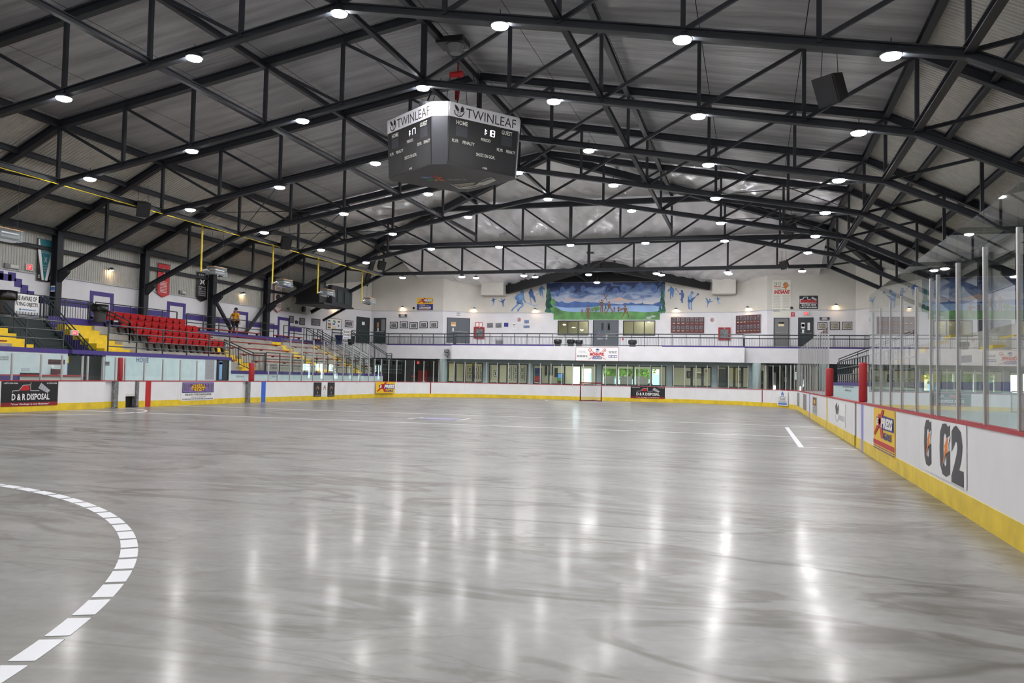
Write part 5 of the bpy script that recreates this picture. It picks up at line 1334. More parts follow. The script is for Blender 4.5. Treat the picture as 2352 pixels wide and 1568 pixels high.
art(fr, r, 'red', stroke([(.30,.12),(.44,.34)], .016, a) + stroke([(.70,.12),(.56,.34)], .016, a) + stroke([(.56,.58),(.64,.76)], .014, a) + stroke([(.44,.58),(.36,.76)], .014, a), .020, 'stick_shafts')
for u in (.335, .665): art(fr, r, 'red', [ell(u,.79,.04,.12,14)], .020, 'stick_head'); art(fr, r, 'white', [ell(u,.79,.028,.085,14)], .023, 'stick_net'); art(fr, r, 'red', [ell(u,.77,.012,.04,8)], .026, 'ball')
art(fr, r, 'navy', [[(.46,.84),(.50,.90),(.54,.86),(.555,.72),(.53,.80),(.48,.80)]], .020, 'crest'); art(fr, r, 'lightgrey', [[(.465,.80),(.53,.80),(.54,.66),(.49,.60),(.465,.70)]], .020, 'crest_shade')
text(fr, r, 'MOHAWK', (.33,.36,.67,.62), 'red', .026, bold=.06); art(fr, r, 'navy', [[(.39,.14),(.39,.30),(.42,.34),(.58,.34),(.61,.30),(.61,.14)]], .020, 'ribbon'); text(fr, r, 'LACROSSE', (.40,.17,.60,.30), 'white', .024, bold=.02)
text(fr, r, 'FOR ALL YOUR', (.07,.68,.22,.73), 'grey', .020); text(fr, r, 'LACROSSE NEEDS', (.06,.60,.24,.65), 'grey', .020); blur(fr, r, (.03,.37,.27,.42), 'grey', .020); blur(fr, r, (.03,.29,.27,.34), 'grey', .020)
blur(fr, r, (.76,.67,.95,.72), 'grey', .020); blur(fr, r, (.77,.58,.94,.63), 'grey', .020); art(fr, r, 'navy', [R4(.76,.27,.955,.43)], .020, 'blue_plate'); blur(fr, r, (.77,.31,.95,.39), 'white', .024)
r = thing('security_camera', 'grey cameras mounted on the balcony front left corner', 'camera', (bx0-.6, YFS-.1, 3.2)); x = bx0-.6
MB().box(x-.18, x+.12, YFS-.35, YFS, 3.35, 3.55).build('upper_housing', 'grey', r); MB().box(x-.12, x+.16, YFS-.35, YFS, 3.08, 3.28).build('lower_housing', 'grey', r); MB().tube([(x, YFS-.1, 3.6), (x, YFS-.1, 2.95), (x+.2, YFS-.2, 2.9)], .03).build('bracket', 'darkgrey', r)

# ---------------------------------------------------------------- lobby: pictures, vending, outside view
def lpic(px0, px1, py0, py1, i, m='photo_warm'):
    picture(((lx0, LY), (lx1, LY)), (px0, py0, px1, py1), m, f'framed picture inside the lobby, {i}', border=.04, mat_w=.07)
for k, (a, b) in enumerate(((1031,1041.5), (1050,1056.5), (1061,1067), (1074,1085), (1090,1099), (1103,1108))):
    if k == 0: lpic(a, b, 846, 860, 'alone at the left end of the first window')
    else:
        lpic(a, b, 841.5, 856, f'upper row, {ORD[k]} in the first window'); lpic(a, b, 857.5, 870.5, f'lower row, {ORD[k]} in the first window')
for k, (a, b) in enumerate(((1123.5,1128.5), (1166,1175.5), (1179,1189.5), (1194,1206))):
    lpic(a, b, 842, 857, f'upper row, {ORD[k+1]} in the second window'); lpic(a, b, 858, 873, f'lower row, {ORD[k+1]} in the second window')
lpic(1134, 1143, 850, 864, 'single low one in the second window', 'photo_grey')
for k, (a, b, c, e) in enumerate(((1252,1257,840,862), (1263,1270,840,862), (1274,1281,845,866))):
    f = frY(a, c, b, e, LY, .01); tag(slab(f, .05, 'door_dark', 'notice_case'), f'narrow dark notice case in the third lobby window, {["left", "middle", "right"][k]}', 'notice case')
picture(((lx0, LY), (lx1, LY)), (1577, 852, 1588, 868), 'photo_grey', 'dark framed picture inside the fifth lobby window', border=.1)
picture(((lx0, LY), (lx1, LY)), (1597, 854, 1615, 871), 'photo_warm', 'silver framed picture right in the fifth lobby window', 'silver', border=.08)
picture(((lx0, LY), (lx1, LY)), (1694, 850, 1703, 880), 'photo_warm', 'tall framed poster inside the sixth lobby window', 'grey', border=.08)
f = frY(1621, 849, 1625.5, 854, LY, .01); tag(slab(f, .06, 'red', 'alarm_box'), 'small red alarm box inside the fifth lobby window', 'alarm box')
f = frY(1650, 846, 1668, 890, LY-1.2); struct(slab(f, .05, 'door_dark', 'door_lobby'))
def machine(px0, px1, py0, y, m, label, face='screen', name='vending_machine'):
    a, b = onY(px0, 870, y).x, onY(px1, 870, y).x; h = onY((px0+px1)/2, py0, y).z
    r = thing(name, label, 'vending machine', ((a+b)/2, y, 0)); MB().box(a, b, y, y+.8, 0, h).build('cabinet', m, r)
    return r, FR((a, y, 0), (1,0,0), b-a, h)
r, f = machine(1228, 1238.5, 845, LY-1.2, 'navy', 'blue and red drinks machine in the third lobby window'); slab(f.sub(.05,.3,.95,.9), .01, 'deepblue', 'front_panel', r); slab(f.sub(.05,.5,.95,.72), .012, 'red', 'red_swoosh', r, .008); slab(f.sub(.1,.42,.9,.52), .012, 'white', 'white_swoosh', r, .008)
r, f = machine(1280.5, 1293, 857, LY-1.4, 'black', 'dark drinks cooler with a lit blue top in the third lobby window'); slab(f.sub(.1,.8,.9,.98), .01, 'screen', 'lit_top', r); slab(f.sub(.1,.68,.9,.79), .01, 'green', 'shelf', r); slab(f.sub(.2,.5,.4,.6), .01, 'red', 'label', r)
r, f = machine(959.5, 980.5, 850, 63.6, 'red', 'red drinks machine in the dark hall left of the lobby'); text(f, r, 'G', (.35,.30,.85,.55), 'white', .012, bold=.06)
r, f = machine(943, 957, 853, 63.6, 'black', 'black glass-front drinks cooler left of the red machine'); slab(f.sub(.1,.75,.9,.82), .01, 'red', 'label_strip', r); slab(f.sub(.1,.35,.9,.72), .01, 'darkgrey', 'glass_front', r)
for a, b, c in ((1387,1412,863.5), (1424,1452,864), (1460,1487,864.5)):
    f = frY(a, c, b, 885, LY-.6); tag(slab(f, .03, 'lightgrey', 'display_board'), f'grey panel back standing in the fourth lobby window, {["left", "middle", "right"][(a > 1400) + (a > 1450)]}', 'panel')
f = frY(1584.5, 871, 1594, 888, LY-1); tag(slab(f, .3, 'white', 'white_cabinet'), 'low white cabinet in the fifth lobby window', 'cabinet')
p = onY(1492, 880, LY-.8); r = thing('office_chair', 'dark high-backed chair in the fourth lobby window', 'chair', (p.x, LY-.8, 0))
MB().lathe((p.x, LY-.8, 0), [(.3,.0),(.06,.06),(.05,.42)], 10).build('pedestal', 'black', r); MB().box(p.x-.27, p.x+.27, LY-1.05, LY-.5, .42, .52).build('seat', 'black', r); MB().prism([(p.x-.26,LY-.52,.5),(p.x+.26,LY-.52,.5),(p.x+.24,LY-.5,1.12),(p.x+.1,LY-.5,1.25),(p.x-.1,LY-.5,1.25),(p.x-.24,LY-.5,1.12)], (0,.08,0)).build('backrest', 'black', r)
# bright door in the right hall, dark doors
f = frY(1774.5, 855, 1782, 893, 64.55); struct(slab(f, .04, 'white', 'door_hall')); MB().box(f.O.x+.05, f.O.x+f.w-.05, 64.48, 64.5, .1, f.h).build('door_glow', 'tube_light', lobby)  # glowing slab stands for the bright doorway, no lamp there
f = frY(1746, 851, 1768, 893, 64.5); r = struct(slab(f, .05, 'black', 'door_rules')); blur(f, r, (.1,.30,.9,.35), 'grey', .06)
f = frY(1801, 866, 1807, 877, 64.5); tag(slab(f, .02, 'lightgrey', 'notice'), 'pale notice in the dark hall right of the lobby', 'notice')
exit_sign(frY(958, 829, 964.5, 836, 62.5), 'red lit EXIT sign in the dark hall left of the lobby')
# trees, hedge and a building outside the lobby
def tree_(x, y, h, s, m, label):
    r = thing('tree', label, 'tree', (x, y, -.1), 'trees outside the lobby'); MB().tube([(x,y,-.1),(x+.1,y,h*.5)], [.16,.09], 7).build('trunk', 'brown', r)
    rn = random.Random(s); mb = MB()
    for k in range(420):
        a, b = rn.uniform(0, 6.28), rn.uniform(-1, 1); rr = .95*(rn.random()**.4); c = V((x+rr*math.cos(a)*math.sqrt(1-b*b), y+rr*math.sin(a)*math.sqrt(1-b*b), h*.55+rr*b*h*.26))
        d = V((rn.uniform(-1,1), rn.uniform(-1,1), rn.uniform(-1,1))).normalized(); e = d.cross(V((.3,.5,.8))).normalized(); q = rn.uniform(.10,.24)
        mb.poly([c-d*q, c+e*q*.45, c+d*q, c-e*q*.45])
    mb.build('foliage', m, r)
for k, (px, y, h, m) in enumerate(((1388, 71, 4.2, 'leaf'), (1401, 73, 4.8, 'leaf_light'), (1416, 71.5, 4.4, 'leaf'), (1430, 73.5, 5.0, 'leaf_light'), (1444, 71.2, 4.4, 'leaf'), (1458, 73.2, 5.0, 'leaf_light'), (1472, 71.4, 4.5, 'leaf'), (1486, 73.6, 5.0, 'leaf'))):
    tree_(onY(px, 860, y).x, y, h, k+1, m, f'sunlit leafy tree outside the fourth lobby window, {ORD[k+1]} from the left')
r = thing('building', 'pale brick building outside the third lobby window', 'building', (-14.5, 92, -.1)); MB().box(-19, -8.5, 92, 96, -.1, 6).build('wall', 'brick', r)
for k in range(4): MB().box(-17.8+k*2.2, -16.6+k*2.2, 91.9, 92.02, 1.0, 2.2).build('window', 'lightblue', r)
# ================================================================ scoreboard
SBC = V((-10.67, 28.15, 0)); ra = math.radians(8.5); E1, E2 = V((math.cos(ra), math.sin(ra), 0)), V((-math.sin(ra), math.cos(ra), 0)); SZ0, SZ1 = 8.70, 10.85
def sb(a, b, z): k = 1.0 + .05*(z-SZ0)/(SZ1-SZ0); return SBC + E1*(a*k) + E2*(b*k) + V((0,0,z))
OCT = [(.26,-2.1), (2.35,-.16), (2.35,.16), (.26,2.1), (-.26,2.1), (-2.35,.16), (-2.35,-.16), (-.26,-2.1)]
sbd = thing('scoreboard', 'black four-sided hanging scoreboard with white header over centre floor', 'scoreboard', (SBC.x, SBC.y, SZ0))
n = 8; ZH = SZ0 + (SZ1-SZ0)*.77
mb = MB(); mb._add([sb(a,b,SZ0) for a,b in OCT] + [sb(a,b,ZH) for a,b in OCT], [tuple(range(8))[::-1]] + [(i,(i+1)%8,8+(i+1)%8,8+i) for i in range(8)]); mb.build('body', 'score_grey', sbd)
mb = MB(); mb._add([sb(a,b,ZH) for a,b in OCT] + [sb(a,b,SZ1) for a,b in OCT], [tuple(range(8,16))] + [(i,(i+1)%8,8+(i+1)%8,8+i) for i in range(8)]); mb.build('header', 'score_head', sbd)
def seg(fr, parent, ch, u, v, w, h, d):
    S = {'0':'abcdef','1':'bc','7':'abc','8':'abcdefg'}[ch]; G = {'a':(.08,.9,.92,1),'d':(.08,0,.92,.1),'g':(.08,.45,.92,.55),'b':(.82,.52,1,.94),'c':(.82,.06,1,.48),'f':(0,.52,.18,.94),'e':(0,.06,.18,.48)}
    art(fr, parent, 'led', [R4(u+w*a, v+h*b, u+w*c, v+h*e) for a,b,c,e in (G[s] for s in S)], d, 'lit_digit')
for (a, b), (c, e), tm in (((.26,-2.1),(2.35,-.16),'18'), ((-2.35,-.16),(-.26,-2.1),'17'), ((2.35,.16),(.26,2.1),'18'), ((-.26,2.1),(-2.35,.16),'17')):
    p0, p1, q0 = sb(a,b,SZ0), sb(c,e,SZ0), sb(a,b,SZ1)*.5 + sb(c,e,SZ1)*.5 - (p0+sb(c,e,SZ0))*.5 if False else None
    mid0, mid1 = (sb(a,b,SZ0)+sb(c,e,SZ0))/2, (sb(a,b,SZ1)+sb(c,e,SZ1))/2
    fr = FR(p0, p1-p0, (p1-p0).length, (mid1-mid0).length, mid1-mid0)
    face = slab(fr.sub(.01,.01,.99,.765), .02, 'score_black', 'face_panel', sbd); head = slab(fr.sub(.0,.77,1,1), .02, 'score_head', 'header_panel', sbd)
    D = .024; asp = fr.w/fr.h
    text(fr, head, 'TWINLEAF', (.23,.80,.97,.95), 'print_black', D); 
    art(fr, head, 'print_black', [[(.06,.97),(.10,.95),(.13,.90),(.12,.86),(.08,.90)], [(.17,.97),(.20,.93),(.19,.88),(.15,.86),(.15,.92)]] + stroke([(.065,.88),(.075,.82),(.12,.79),(.165,.80),(.195,.85),(.20,.89)], .008, asp), D, 'leaf_emblem'); text(fr, head, 'TL', (.10,.81,.165,.86), 'print_black', D, shear=.2)
    for s, q in (('HOME',(.10,.66,.26,.73)), ('GUEST',(.76,.66,.92,.73)), ('PERIOD',(.46,.48,.60,.53)), ('PLYR',(.05,.37,.14,.42)), ('PENALTY',(.20,.37,.37,.42)), ('PLYR',(.70,.37,.79,.42)), ('PENALTY',(.84,.37,.98,.42)), ('SHOTS ON GOAL',(.40,.22,.68,.275)), ('OES',(.50,.03,.57,.06))):
        text(fr, face, s, q, 'offwhite', D, bold=.02)
    seg(fr, face, '1', .475, .58, .045, .11, D); seg(fr, face, tm[0], .55, .58, .045, .11, D); seg(fr, face, tm[1], .60, .58, .06, .11, D); art(fr, face, 'led', [R4(.53,.61,.542,.63), R4(.53,.65,.542,.67)], D, 'lit_colon')
    for q in ((.10,.48,.26,.64), (.76,.48,.92,.64)): art(fr, face, 'score_grey', [R4(*q)], D-.002, 'score_window')
    for q in ((.04,.06,.36,.34), (.66,.06,.97,.34)): art(fr, face, 'print_black', [R4(*q)], D-.003, 'penalty_window')
# art under the board
fu = FR(SBC + E1*-1.6 + E2*-1.6 + V((0,0,SZ0)), E1, 3.2, 3.2, E2); fu.N = V((0,0,-1))
mb_r = sbd
cols = ['red','orange','gold','green','teal','lightblue','purple_print']
for k in range(9):
    a = math.radians(10+40*k); c = (.30,.46); L = .17 if k % 2 else .12
    art(fu, sbd, cols[k % 7], [[(c[0]+.03*math.cos(a),c[1]+.03*math.sin(a)), (c[0]+L*.6*math.cos(a-.25),c[1]+L*.6*math.sin(a-.25)), (c[0]+L*math.cos(a),c[1]+L*math.sin(a)), (c[0]+L*.6*math.cos(a+.25),c[1]+L*.6*math.sin(a+.25))]], .004, 'leaf_facet')
art(fu, sbd, 'offwhite', [[(.42,.70),(.50,.92),(.72,.80),(.84,.56),(.96,.44),(1.0,.58),(.86,.78),(.62,.98),(.48,.98)]], .004, 'feather_emblem')
art(fu, sbd, 'photo_warm', [[(.46,.74),(.52,.88),(.70,.76),(.74,.66)]], .008, 'feather_quill'); art(fu, sbd, 'ribbon', stroke([(.80,.66),(.90,.54),(.96,.50)], .02) + stroke([(.6,.93),(.8,.8)], .015), .008, 'feather_stripe')
text(fu, sbd, 'CANADA 150', (.44,.50,.66,.56), 'lightgrey', .006, mirror=False)
# hoist and cables
r = thing('chain_hoist', 'red chain hoist above the scoreboard', 'hoist', (SBC.x, SBC.y+.35, SZ1)); x, y = SBC.x, SBC.y+.35
MB().lathe((x-.3, y, 12.72), [(.11,0),(.12,.1),(.12,.42),(.11,.5)], 12, 'x').build('motor', 'red', r, smooth=True); MB().tube([(x,y,12.35),(x-.02,y,11.75)], [.11,.08], 8).build('chain_bag', 'darkred', r); MB().tube([(x,y,12.8),(x,y,13.3)], .03).build('hook', 'darkred', r); MB().tube([(x,y,12.7),(x,y,SZ1)], .02).build('load_chain', 'black', r)
MB().box(x-.2, x+.2, y-.1, y+.1, 13.25, 13.4).build('trolley', 'steel', r)
for dx in (-1.5, -.6, .8, 1.6): tag(MB().tube([(SBC.x+dx*.4, SBC.y+.2, 12.6), (SBC.x+dx*.7, SBC.y+.1*dx, SZ1)], .012).build('suspension_cable', 'black', origin=(SBC.x+dx*.7, SBC.y, SZ1)), 'thin cable holding up the scoreboard, ' + {-1.5:'leftmost', -.6:'second from left', .8:'second from right', 1.6:'rightmost'}[dx], 'cable')
r = thing('junction_box', 'small dark round cable box on top of the scoreboard', 'cable box', (SBC.x-.35, SBC.y-1.75, SZ1)); MB().lathe((SBC.x-.35, SBC.y-1.75, SZ1), [(.26,0),(.26,.1),(.24,.13)], 14).build('lid', 'darkgrey', r); MB().tube([(SBC.x-.35, SBC.y-1.75, SZ1+.13), (SBC.x-.2, SBC.y-1.6, SZ1+.7)], .03).build('conduit', 'black', r)
r = thing('fan_unit', 'dark box fan hanging under the ridge behind the nearest peak', 'fan', (XC+.5, 26.8, 12.9)); MB().box(XC-.1, XC+.9, 26.4, 27.2, 13.1, 13.3).build('casing', 'black', r); MB().lathe((XC+.5, 26.8, 12.8), [(.2,0),(.3,.3)], 12).build('duct', 'grey', r)

# ---------------------------------------------------------------- loudspeakers
def speaker(p, yaw, s, label, tilt=.45):
    p = V(p); r = thing('loudspeaker', label, 'speaker', p, 'hanging loudspeakers')
    R = Matrix.Rotation(yaw, 3, 'Z') @ Matrix.Rotation(tilt, 3, 'X'); q = lambda x, y, z: p + R @ (V((x,y,z))*s)
    mb = MB(); f = [(-.32,-.30,-.38),(.32,-.30,-.38),(.32,-.30,.38),(-.32,-.30,.38)]; b = [(-.2,.28,-.3),(.2,.28,-.3),(.2,.28,.3),(-.2,.28,.3)]
    mb._add([q(*c) for c in f+b], [(0,1,2,3),(7,6,5,4),(0,4,5,1),(1,5,6,2),(2,6,7,3),(3,7,4,0)]); cb = mb.build('cabinet', 'black', r)
    MB().prism([q(-.28,-.305,-.34),q(.28,-.305,-.34),q(.28,-.305,.34),q(-.28,-.305,.34)], R @ V((0,-.02*s,0))).build('grille', 'print_black', cb)
    for x in (-.25, .25): MB().tube([q(x,0,.3), q(x*.8,0,.3)+V((0,0,.9*s))], .01).build('hanger', 'steel', r)
for (px, py, Y, s, yaw, w) in ((1912,203,22.3,1.0,-.7,'large one high at the upper right'), (1815,521,44.0,.9,-.8,'right side before the far trusses'), (1803,607,54.0,.7,-.7,'right end of the last truss'), (1356,571,56.5,.75,.1,'in the middle before the mural')):
    speaker(onY(px, py, Y), yaw, s, f'black hanging loudspeaker, {w}')
for (px, py, X, s, w) in ((327,478,-25.4,.85,'near the yellow gas line on the left'), (655,556,-25.3,.9,'above the far red benches'), (875,608,-25.0,.8,'at the left end of the last truss')):
    speaker(onX(px, py, X), .9, s, f'black hanging loudspeaker, {w}')

# ---------------------------------------------------------------- gas heaters and yellow pipe
tag(MB().tube([(-25.52, 10, 8.5), (-25.52, 53, 8.5)], .018).build('gas_main', 'pipe_yellow', origin=(-25.75, 10, 8.5)), 'long thin yellow gas pipe along the left roof beam', 'pipe')
for k, (px, py, pp, w) in enumerate(((15,540,None,'at the left picture edge'), (498,624,457,'first beyond the red banner'), (653,651,630,'second beyond the red banner'), (752,673,732,'before the dark air unit'), (849,692,830,'farthest, by the corner door'))):
    c = onX(px, py, -26.2); x, y, z = c; r = thing('gas_heater', f'hanging radiant gas heater with clear hood, {w}', 'heater', c, 'radiant gas heaters')
    MB().prism([(x-.3,y-.5,z-.2),(x+.3,y-.5,z-.2),(x+.24,y-.5,z+.2),(x-.24,y-.5,z+.2)], (0,1.0,0)).build('hood', 'plastic', r)
    MB().box(x-.2, x+.2, y-.4, y+.4, z-.10, z-.02).build('burner_plate', 'grey', r); MB().box(x-.18, x+.18, y-.36, y+.36, z+.05, z+.09).build('reflector', 'silver', r); MB().box(x-.24, x+.24, y-.5, y+.5, z+.2, z+.23).build('top_plate', 'tan', r)
    MB().tube([(x,y-.62,z-.05),(x+.05,y-.9,z),(x,y-1.1,z-.08),(x,y-1.25,z-.05)], .035).build('gas_hose', 'silver', r)
    for yy in (y-.45, y+.45): MB().tube([(x,yy,z+.24),(x,yy,z+2.2)], .008).build('hanger_wire', 'steel', r)
    if pp:
        a = V((x, y-1.25, z-.15)); tag(MB().tube([a, (x, y-1.25, 8.72), (-25.52, y-2.4, 8.52)], .045, 8).build('gas_drop_pipe', 'pipe_yellow', origin=a), f'yellow vertical gas pipe feeding the heater {w}', 'pipe')
# dark air handling unit in the far left corner
r = thing('air_handler', 'large dark air unit on a steel platform in the far left corner', 'air unit', (-29.4, 52.5, 6.35))
MB().box(-30.4, -28.6, 50.4, 54.2, 6.35, 7.6).build('casing', 'black', r); MB().box(-28.62, -28.3, 51.6, 54.6, 6.35, 7.7).build('front_frame', 'steel', r)
for y in (52.3, 53.4): MB().box(-28.31, -28.25, y, y+.7, 6.55, 7.4).build('access_panel', 'stair_dark', r)
MB().box(-30.4, -28.2, 50.3, 54.7, 6.25, 6.36).build('platform', 'steel', r); MB().tube([(-29.6,52,7.5),(-29.6,52,8.1)], .5, 14).build('duct', 'black', r, smooth=True); MB().beam((-28.6,54.2,6.3), (-30.4,54.2,5.4), .15, .15).build('bracket', 'steel', r)
# level bars on the corner wall
for k, z in enumerate((0, 1, 2)):
    f = frP(PL0, PL1, 804, 676+k*9, 809, 678+k*9, d=.004); tag(slab(f, .01, 'purple', 'painted_tick'), f'short purple tick on the far left corner wall, {["top", "middle", "bottom"][k]}', 'paint mark')

# ---------------------------------------------------------------- banners on the left wall
XB = XWL + .10
def ban(px0, py0, px1, py1, m, label, point=.0):
    fr = frX(px0, py0, px1, py1, XB); r = thing('hanging_banner', label, 'banner', fr.p(.5,0))
    P = [(0,1),(0,point),(.5,0),(1,point),(1,1)] if point else [(0,1),(0,0),(1,0),(1,1)]
    art(fr, r, m, [P], 0, 'cloth', .012); MB().tube([fr.p(-.05,1,.0), fr.p(1.05,1,.0)], .02).build('pole', 'darkgrey', r); return fr, r
fr, r = ban(86, 551, 122, 646, 'black', 'teal and black banner with a white V on the left wall')
art(fr, r, 'white', [[(0,1),(.13,1),(.46,.02),(.30,.02),(0,.72)], [(1,1),(.87,1),(.5,.02),(.66,.02),(1,.62)]], .014, 'white_v'); art(fr, r, 'teal', [[(.08,1),(.95,1),(.5,.03),(.44,.03)]], .017, 'teal_field')
for k, s in enumerate(('ONTARIO LACROSSE', 'ASSOCIATION', 'FIRST NATIONS')): text(fr, r, s, (.16+.03*k,.79-.06*k,.86-.03*k,.83-.06*k), 'lightgrey', .022)
for k, s in enumerate(('JUNIOR B', 'CHAMPIONS', '2007')): text(fr, r, s, (.32+.03*k,.36-.06*k,.66-.03*k,.40-.06*k), 'lightgrey', .022)
art(fr, r, 'lightgrey', stroke([(.42,.58),(.58,.46)], .012, .5) + stroke([(.58,.58),(.42,.46)], .012, .5) + stroke([(.05,.14),(.16,.06)], .01, .5) + stroke([(.16,.14),(.05,.06)], .01, .5) + stroke([(.78,.14),(.9,.06)], .01, .5) + stroke([(.9,.14),(.78,.06)], .01, .5), .022, 'crossed_sticks')
fr, r = ban(362, 606, 389, 683, 'red', 'red pointed banner on the left wall', .1)
art(fr, r, 'white', [[(.4,.86),(.6,.86),(.56,.76),(.6,.70),(.42,.74)]], .014, 'emblem'); lines_of_print(fr, r, 'white', [(.2,.8,.46-.045*k,.018) for k in range(8)], .014)
fr, r = ban(452, 626, 476, 693, 'black', 'black pointed championship banner on the left wall', .1)
text(fr, r, '1991', (.2,.89,.8,.94), 'white', .014); text(fr, r, '1992', (.2,.82,.8,.87), 'white', .014); art(fr, r, 'white', stroke([(.3,.76),(.7,.60)], .02, .5) + stroke([(.7,.76),(.3,.60)], .02, .5) + stroke([(.35,.68),(.65,.68)], .02, .5), .014, 'emblem')
for k, s in enumerate(('OTTAWA', 'JR. B', 'LACROSSE', 'LEAGUE', 'CHAMPIONS')): text(fr, r, s, (.15,.48-.07*k,.85,.52-.07*k), 'white', .014)
fr, r = ban(629, 655, 648, 718, 'offwhite', 'white pointed banner with red edges at the far left wall', .14)
art(fr, r, 'red', stroke([(.03,1),(.03,.14),(.5,.01),(.97,.14),(.97,1)], .012, .4), .014, 'red_edge'); lines_of_print(fr, r, 'brown', [(.15,.85,.92-.05*k,.02) for k in range(3)] + [(.15,.85,.3-.05*k,.02) for k in range(3)], .014); art(fr, r, 'darkgrey', [ell(.5,.56,.3,.12,9)], .014, 'emblem')
for q, m, lab in (((664,725,674,741), 'photo_grey', 'dark framed photo, nearest the purple outline at the far left wall'), ((687.5,730,699.5,746), 'photo_grey', 'grey framed photo beside the far left corner')):
    fr = frX(*q, XWL+.01); r = sign('framed_picture', lab, 'picture', fr, 'black', .03); slab(fr.sub(.12,.1,.88,.9), .004, m, 'photo', r, .03)
fr = frX(676.5, 735, 685.5, 744, XWL+.01); o = art(fr, None, 'print_black', [[(0,.9),(.4,.8),(.5,1),(.7,.8),(1,.85),(.85,.1),(.2,0)]], 0, 'wall_plaque', .02); tag(o, 'small dark ragged plaque between two photos at the far left wall', 'plaque')
for q, w in (((8,606,40,617), 'above the stepped purple pattern'), ((410,668,424,675), 'between red and black banners'), ((659,707,670,712.5), 'at the far left wall')):
    fr = frX(*q, XWL+.01); r = sign('emergency_light', f'small grey emergency light on the left wall {w}', 'emergency light', fr, 'grey', .1); slab(fr.sub(.35,.15,.95,.9), .03, 'offwhite', 'battery_case', r, .1)
exit_sign(frX(57, 606, 73, 621, XWL+.01), 'red lit EXIT sign on the ribbed left wall')
fr = frX(692, 704, 699, 716, XWL+.02); tag(MB().lathe(fr.p(.5,.5,.02), [(.2,0),(.2,.12),(.12,.15)], 14, 'x').build('wall_fan', 'darkgrey', origin=fr.p(.5,.5)), 'round grey fan on the far left wall', 'fan')
f = FR((XC-COLX-.1, TR0+2*BAY-.19, 5.05), (1,0,0), .24, .28); r = sign('column_plate', 'small blue and white plate on the nearest left column', 'sign', f, 'white', .006); slab(f.sub(0,.2,1,.8), .003, 'blue', 'blue_field', r, .006)

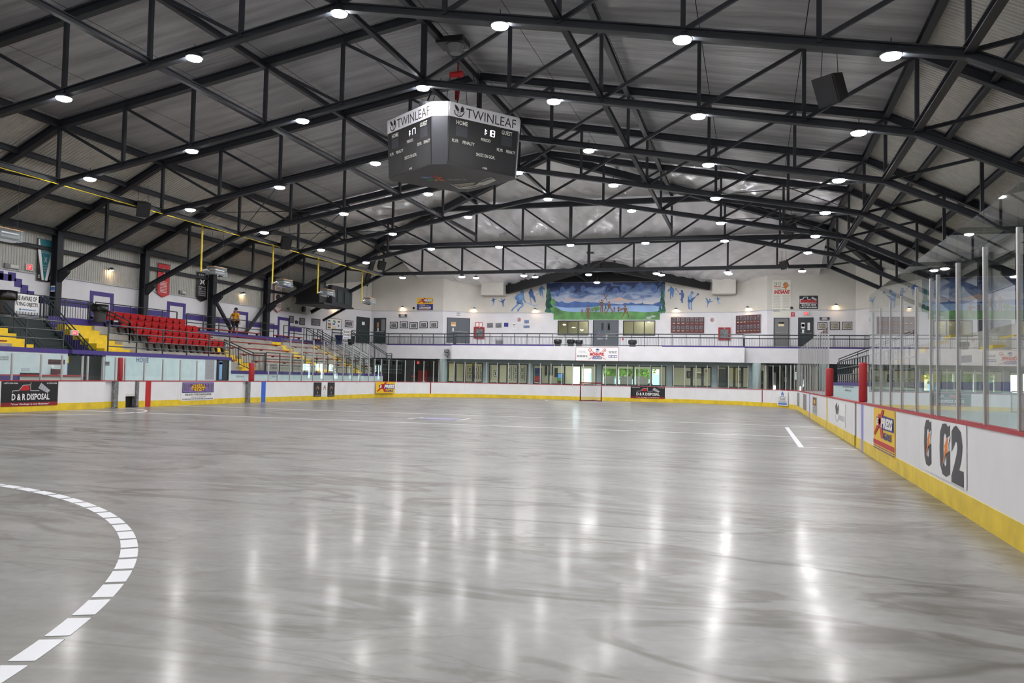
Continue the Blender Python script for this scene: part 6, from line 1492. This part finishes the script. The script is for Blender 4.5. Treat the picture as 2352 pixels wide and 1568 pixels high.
# ================================================================ walking man on the concourse
def skin_mesh(name, verts, edges, radii, m, parent, sub=2):
    me = bpy.data.meshes.new(name); me.from_pydata([tuple(v) for v in verts], edges, []); o = bpy.data.objects.new(name, me); COL.objects.link(o)
    mo = o.modifiers.new('skin', 'SKIN'); mo.use_smooth_shade = True
    if not me.skin_vertices: me.attributes.new('x', 'FLOAT', 'POINT')
    return o
def limb(mb, pts, rad, n=8): mb.tube(pts, rad, n)
def person():
    fpos = onX(539, 770, -30.9); X0, Y0 = -30.9, fpos.y
    r = thing('person', 'man in a yellow T-shirt and black shorts walking along the left concourse', 'person', (X0, Y0, CON))
    # walks along +y, seen from behind and the side
    verts = [(0,0,.92),(0,.01,1.10),(0,.02,1.30),(0,.02,1.44),(0,.03,1.52),(0,.05,1.60),(0,.06,1.70),(0,.06,1.76),
             (.10,.0,.88),(.11,.12,.50),(.10,.02,.10),(.10,.14,.03),
             (-.10,.0,.88),(-.11,-.06,.50),(-.10,-.30,.14),(-.10,-.22,.04),
             (.18,.02,1.40),(.27,-.06,1.16),(.27,.06,.96),(.27,.10,.88),
             (-.18,.02,1.40),(-.29,-.10,1.18),(-.34,-.02,.96),(-.34,.04,.88)]
    edges = [(0,1),(1,2),(2,3),(3,4),(4,5),(5,6),(6,7),(0,8),(8,9),(9,10),(10,11),(0,12),(12,13),(13,14),(14,15),(3,16),(16,17),(17,18),(18,19),(3,20),(20,21),(21,22),(22,23)]
    rad = [.15,.15,.17,.10,.062,.075,.10,.06, .095,.062,.042,.04, .095,.062,.042,.04, .065,.045,.034,.03, .065,.045,.034,.03]
    def grow(name, vs, es, rs, m, k=1.0):
        me = bpy.data.meshes.new(name); me.from_pydata(vs, es, []); o = bpy.data.objects.new(name, me); COL.objects.link(o)
        o.modifiers.new('s', 'SKIN'); sd = o.modifiers.new('d', 'SUBSURF'); sd.levels = 1; sd.render_levels = 1
        for i, q in enumerate(me.skin_vertices[0].data): q.radius = (rs[i]*k, rs[i]*k); q.use_root = (i == 0)
        dg = bpy.context.evaluated_depsgraph_get(); nm = bpy.data.meshes.new_from_object(o.evaluated_get(dg)); bpy.data.objects.remove(o)
        for p in nm.polygons: p.use_smooth = True
        nm.materials.clear(); nm.materials.append(MAT[m]); q = bpy.data.objects.new(name, nm); COL.objects.link(q); q.parent = r; return q
    grow('body', verts, edges, rad, 'skin')
    sub = lambda ids: ([verts[i] for i in ids], ids)
    ids = [1,0,2,3,16,17,20,21]; mp_ = {v: k for k, v in enumerate(ids)}; half = lambda a, b, t: tuple(V(verts[a]).lerp(V(verts[b]), t))
    vs = [verts[1], (0,0,.90), verts[2], verts[3], verts[16], half(16,17,.75), verts[20], half(20,21,.75)]
    grow('t_shirt', vs, [(0,1),(0,2),(2,3),(3,4),(4,5),(3,6),(6,7)], [.175,.185,.195,.125,.092,.078,.092,.078], 'shirt')
    vs = [(0,0,.90), (.10,0,.86), half(8,9,.8), (-.10,0,.86), half(12,13,.8)]
    grow('shorts', vs, [(0,1),(1,2),(0,3),(3,4)], [.17,.125,.095,.125,.095], 'shorts')
    o0 = V((X0, Y0, CON))
    MB().lathe(o0+V((0,.05,1.66)), [(.105,0),(.112,.05),(.095,.11),(.05,.145)], 12).build('hair', 'hair', r, smooth=True)
    for sx, q in ((.10, verts[11]), (-.10, verts[15])):
        MB().prism([o0+V((sx-.045,q[1]-.18,0)), o0+V((sx+.045,q[1]-.18,0)), o0+V((sx+.05,q[1]+.06,0)), o0+V((sx,q[1]+.11,0)), o0+V((sx-.05,q[1]+.06,0))], (0,0,.08)).build('shoe', 'white', r)
    for sx, q in ((1, verts[19]), (-1, verts[23])):      # hands: palm, four fingers, thumb
        c = o0 + V(q); mb = MB(); mb.beam(c, c+V((0,.01,-.09)), .035, .07)
        for k in range(4): mb.tube([c+V((0,-.027+.018*k,-.085)), c+V((-.01*sx,-.027+.018*k+.01,-.13)), c+V((-.02*sx,-.02+.018*k,-.165+.01*abs(k-1.5)))], .009, 5)
        mb.tube([c+V((0,.035,-.02)), c+V((-.01*sx,.06,-.06)), c+V((-.01*sx,.055,-.095))], .010, 5); mb.build('hand', 'skin', r)
    blur(FR(o0+V((-.11,-.185,1.30)), (1,0,0), .22, .04), r, (0,0,1,1), 'print_black', .0)
person()
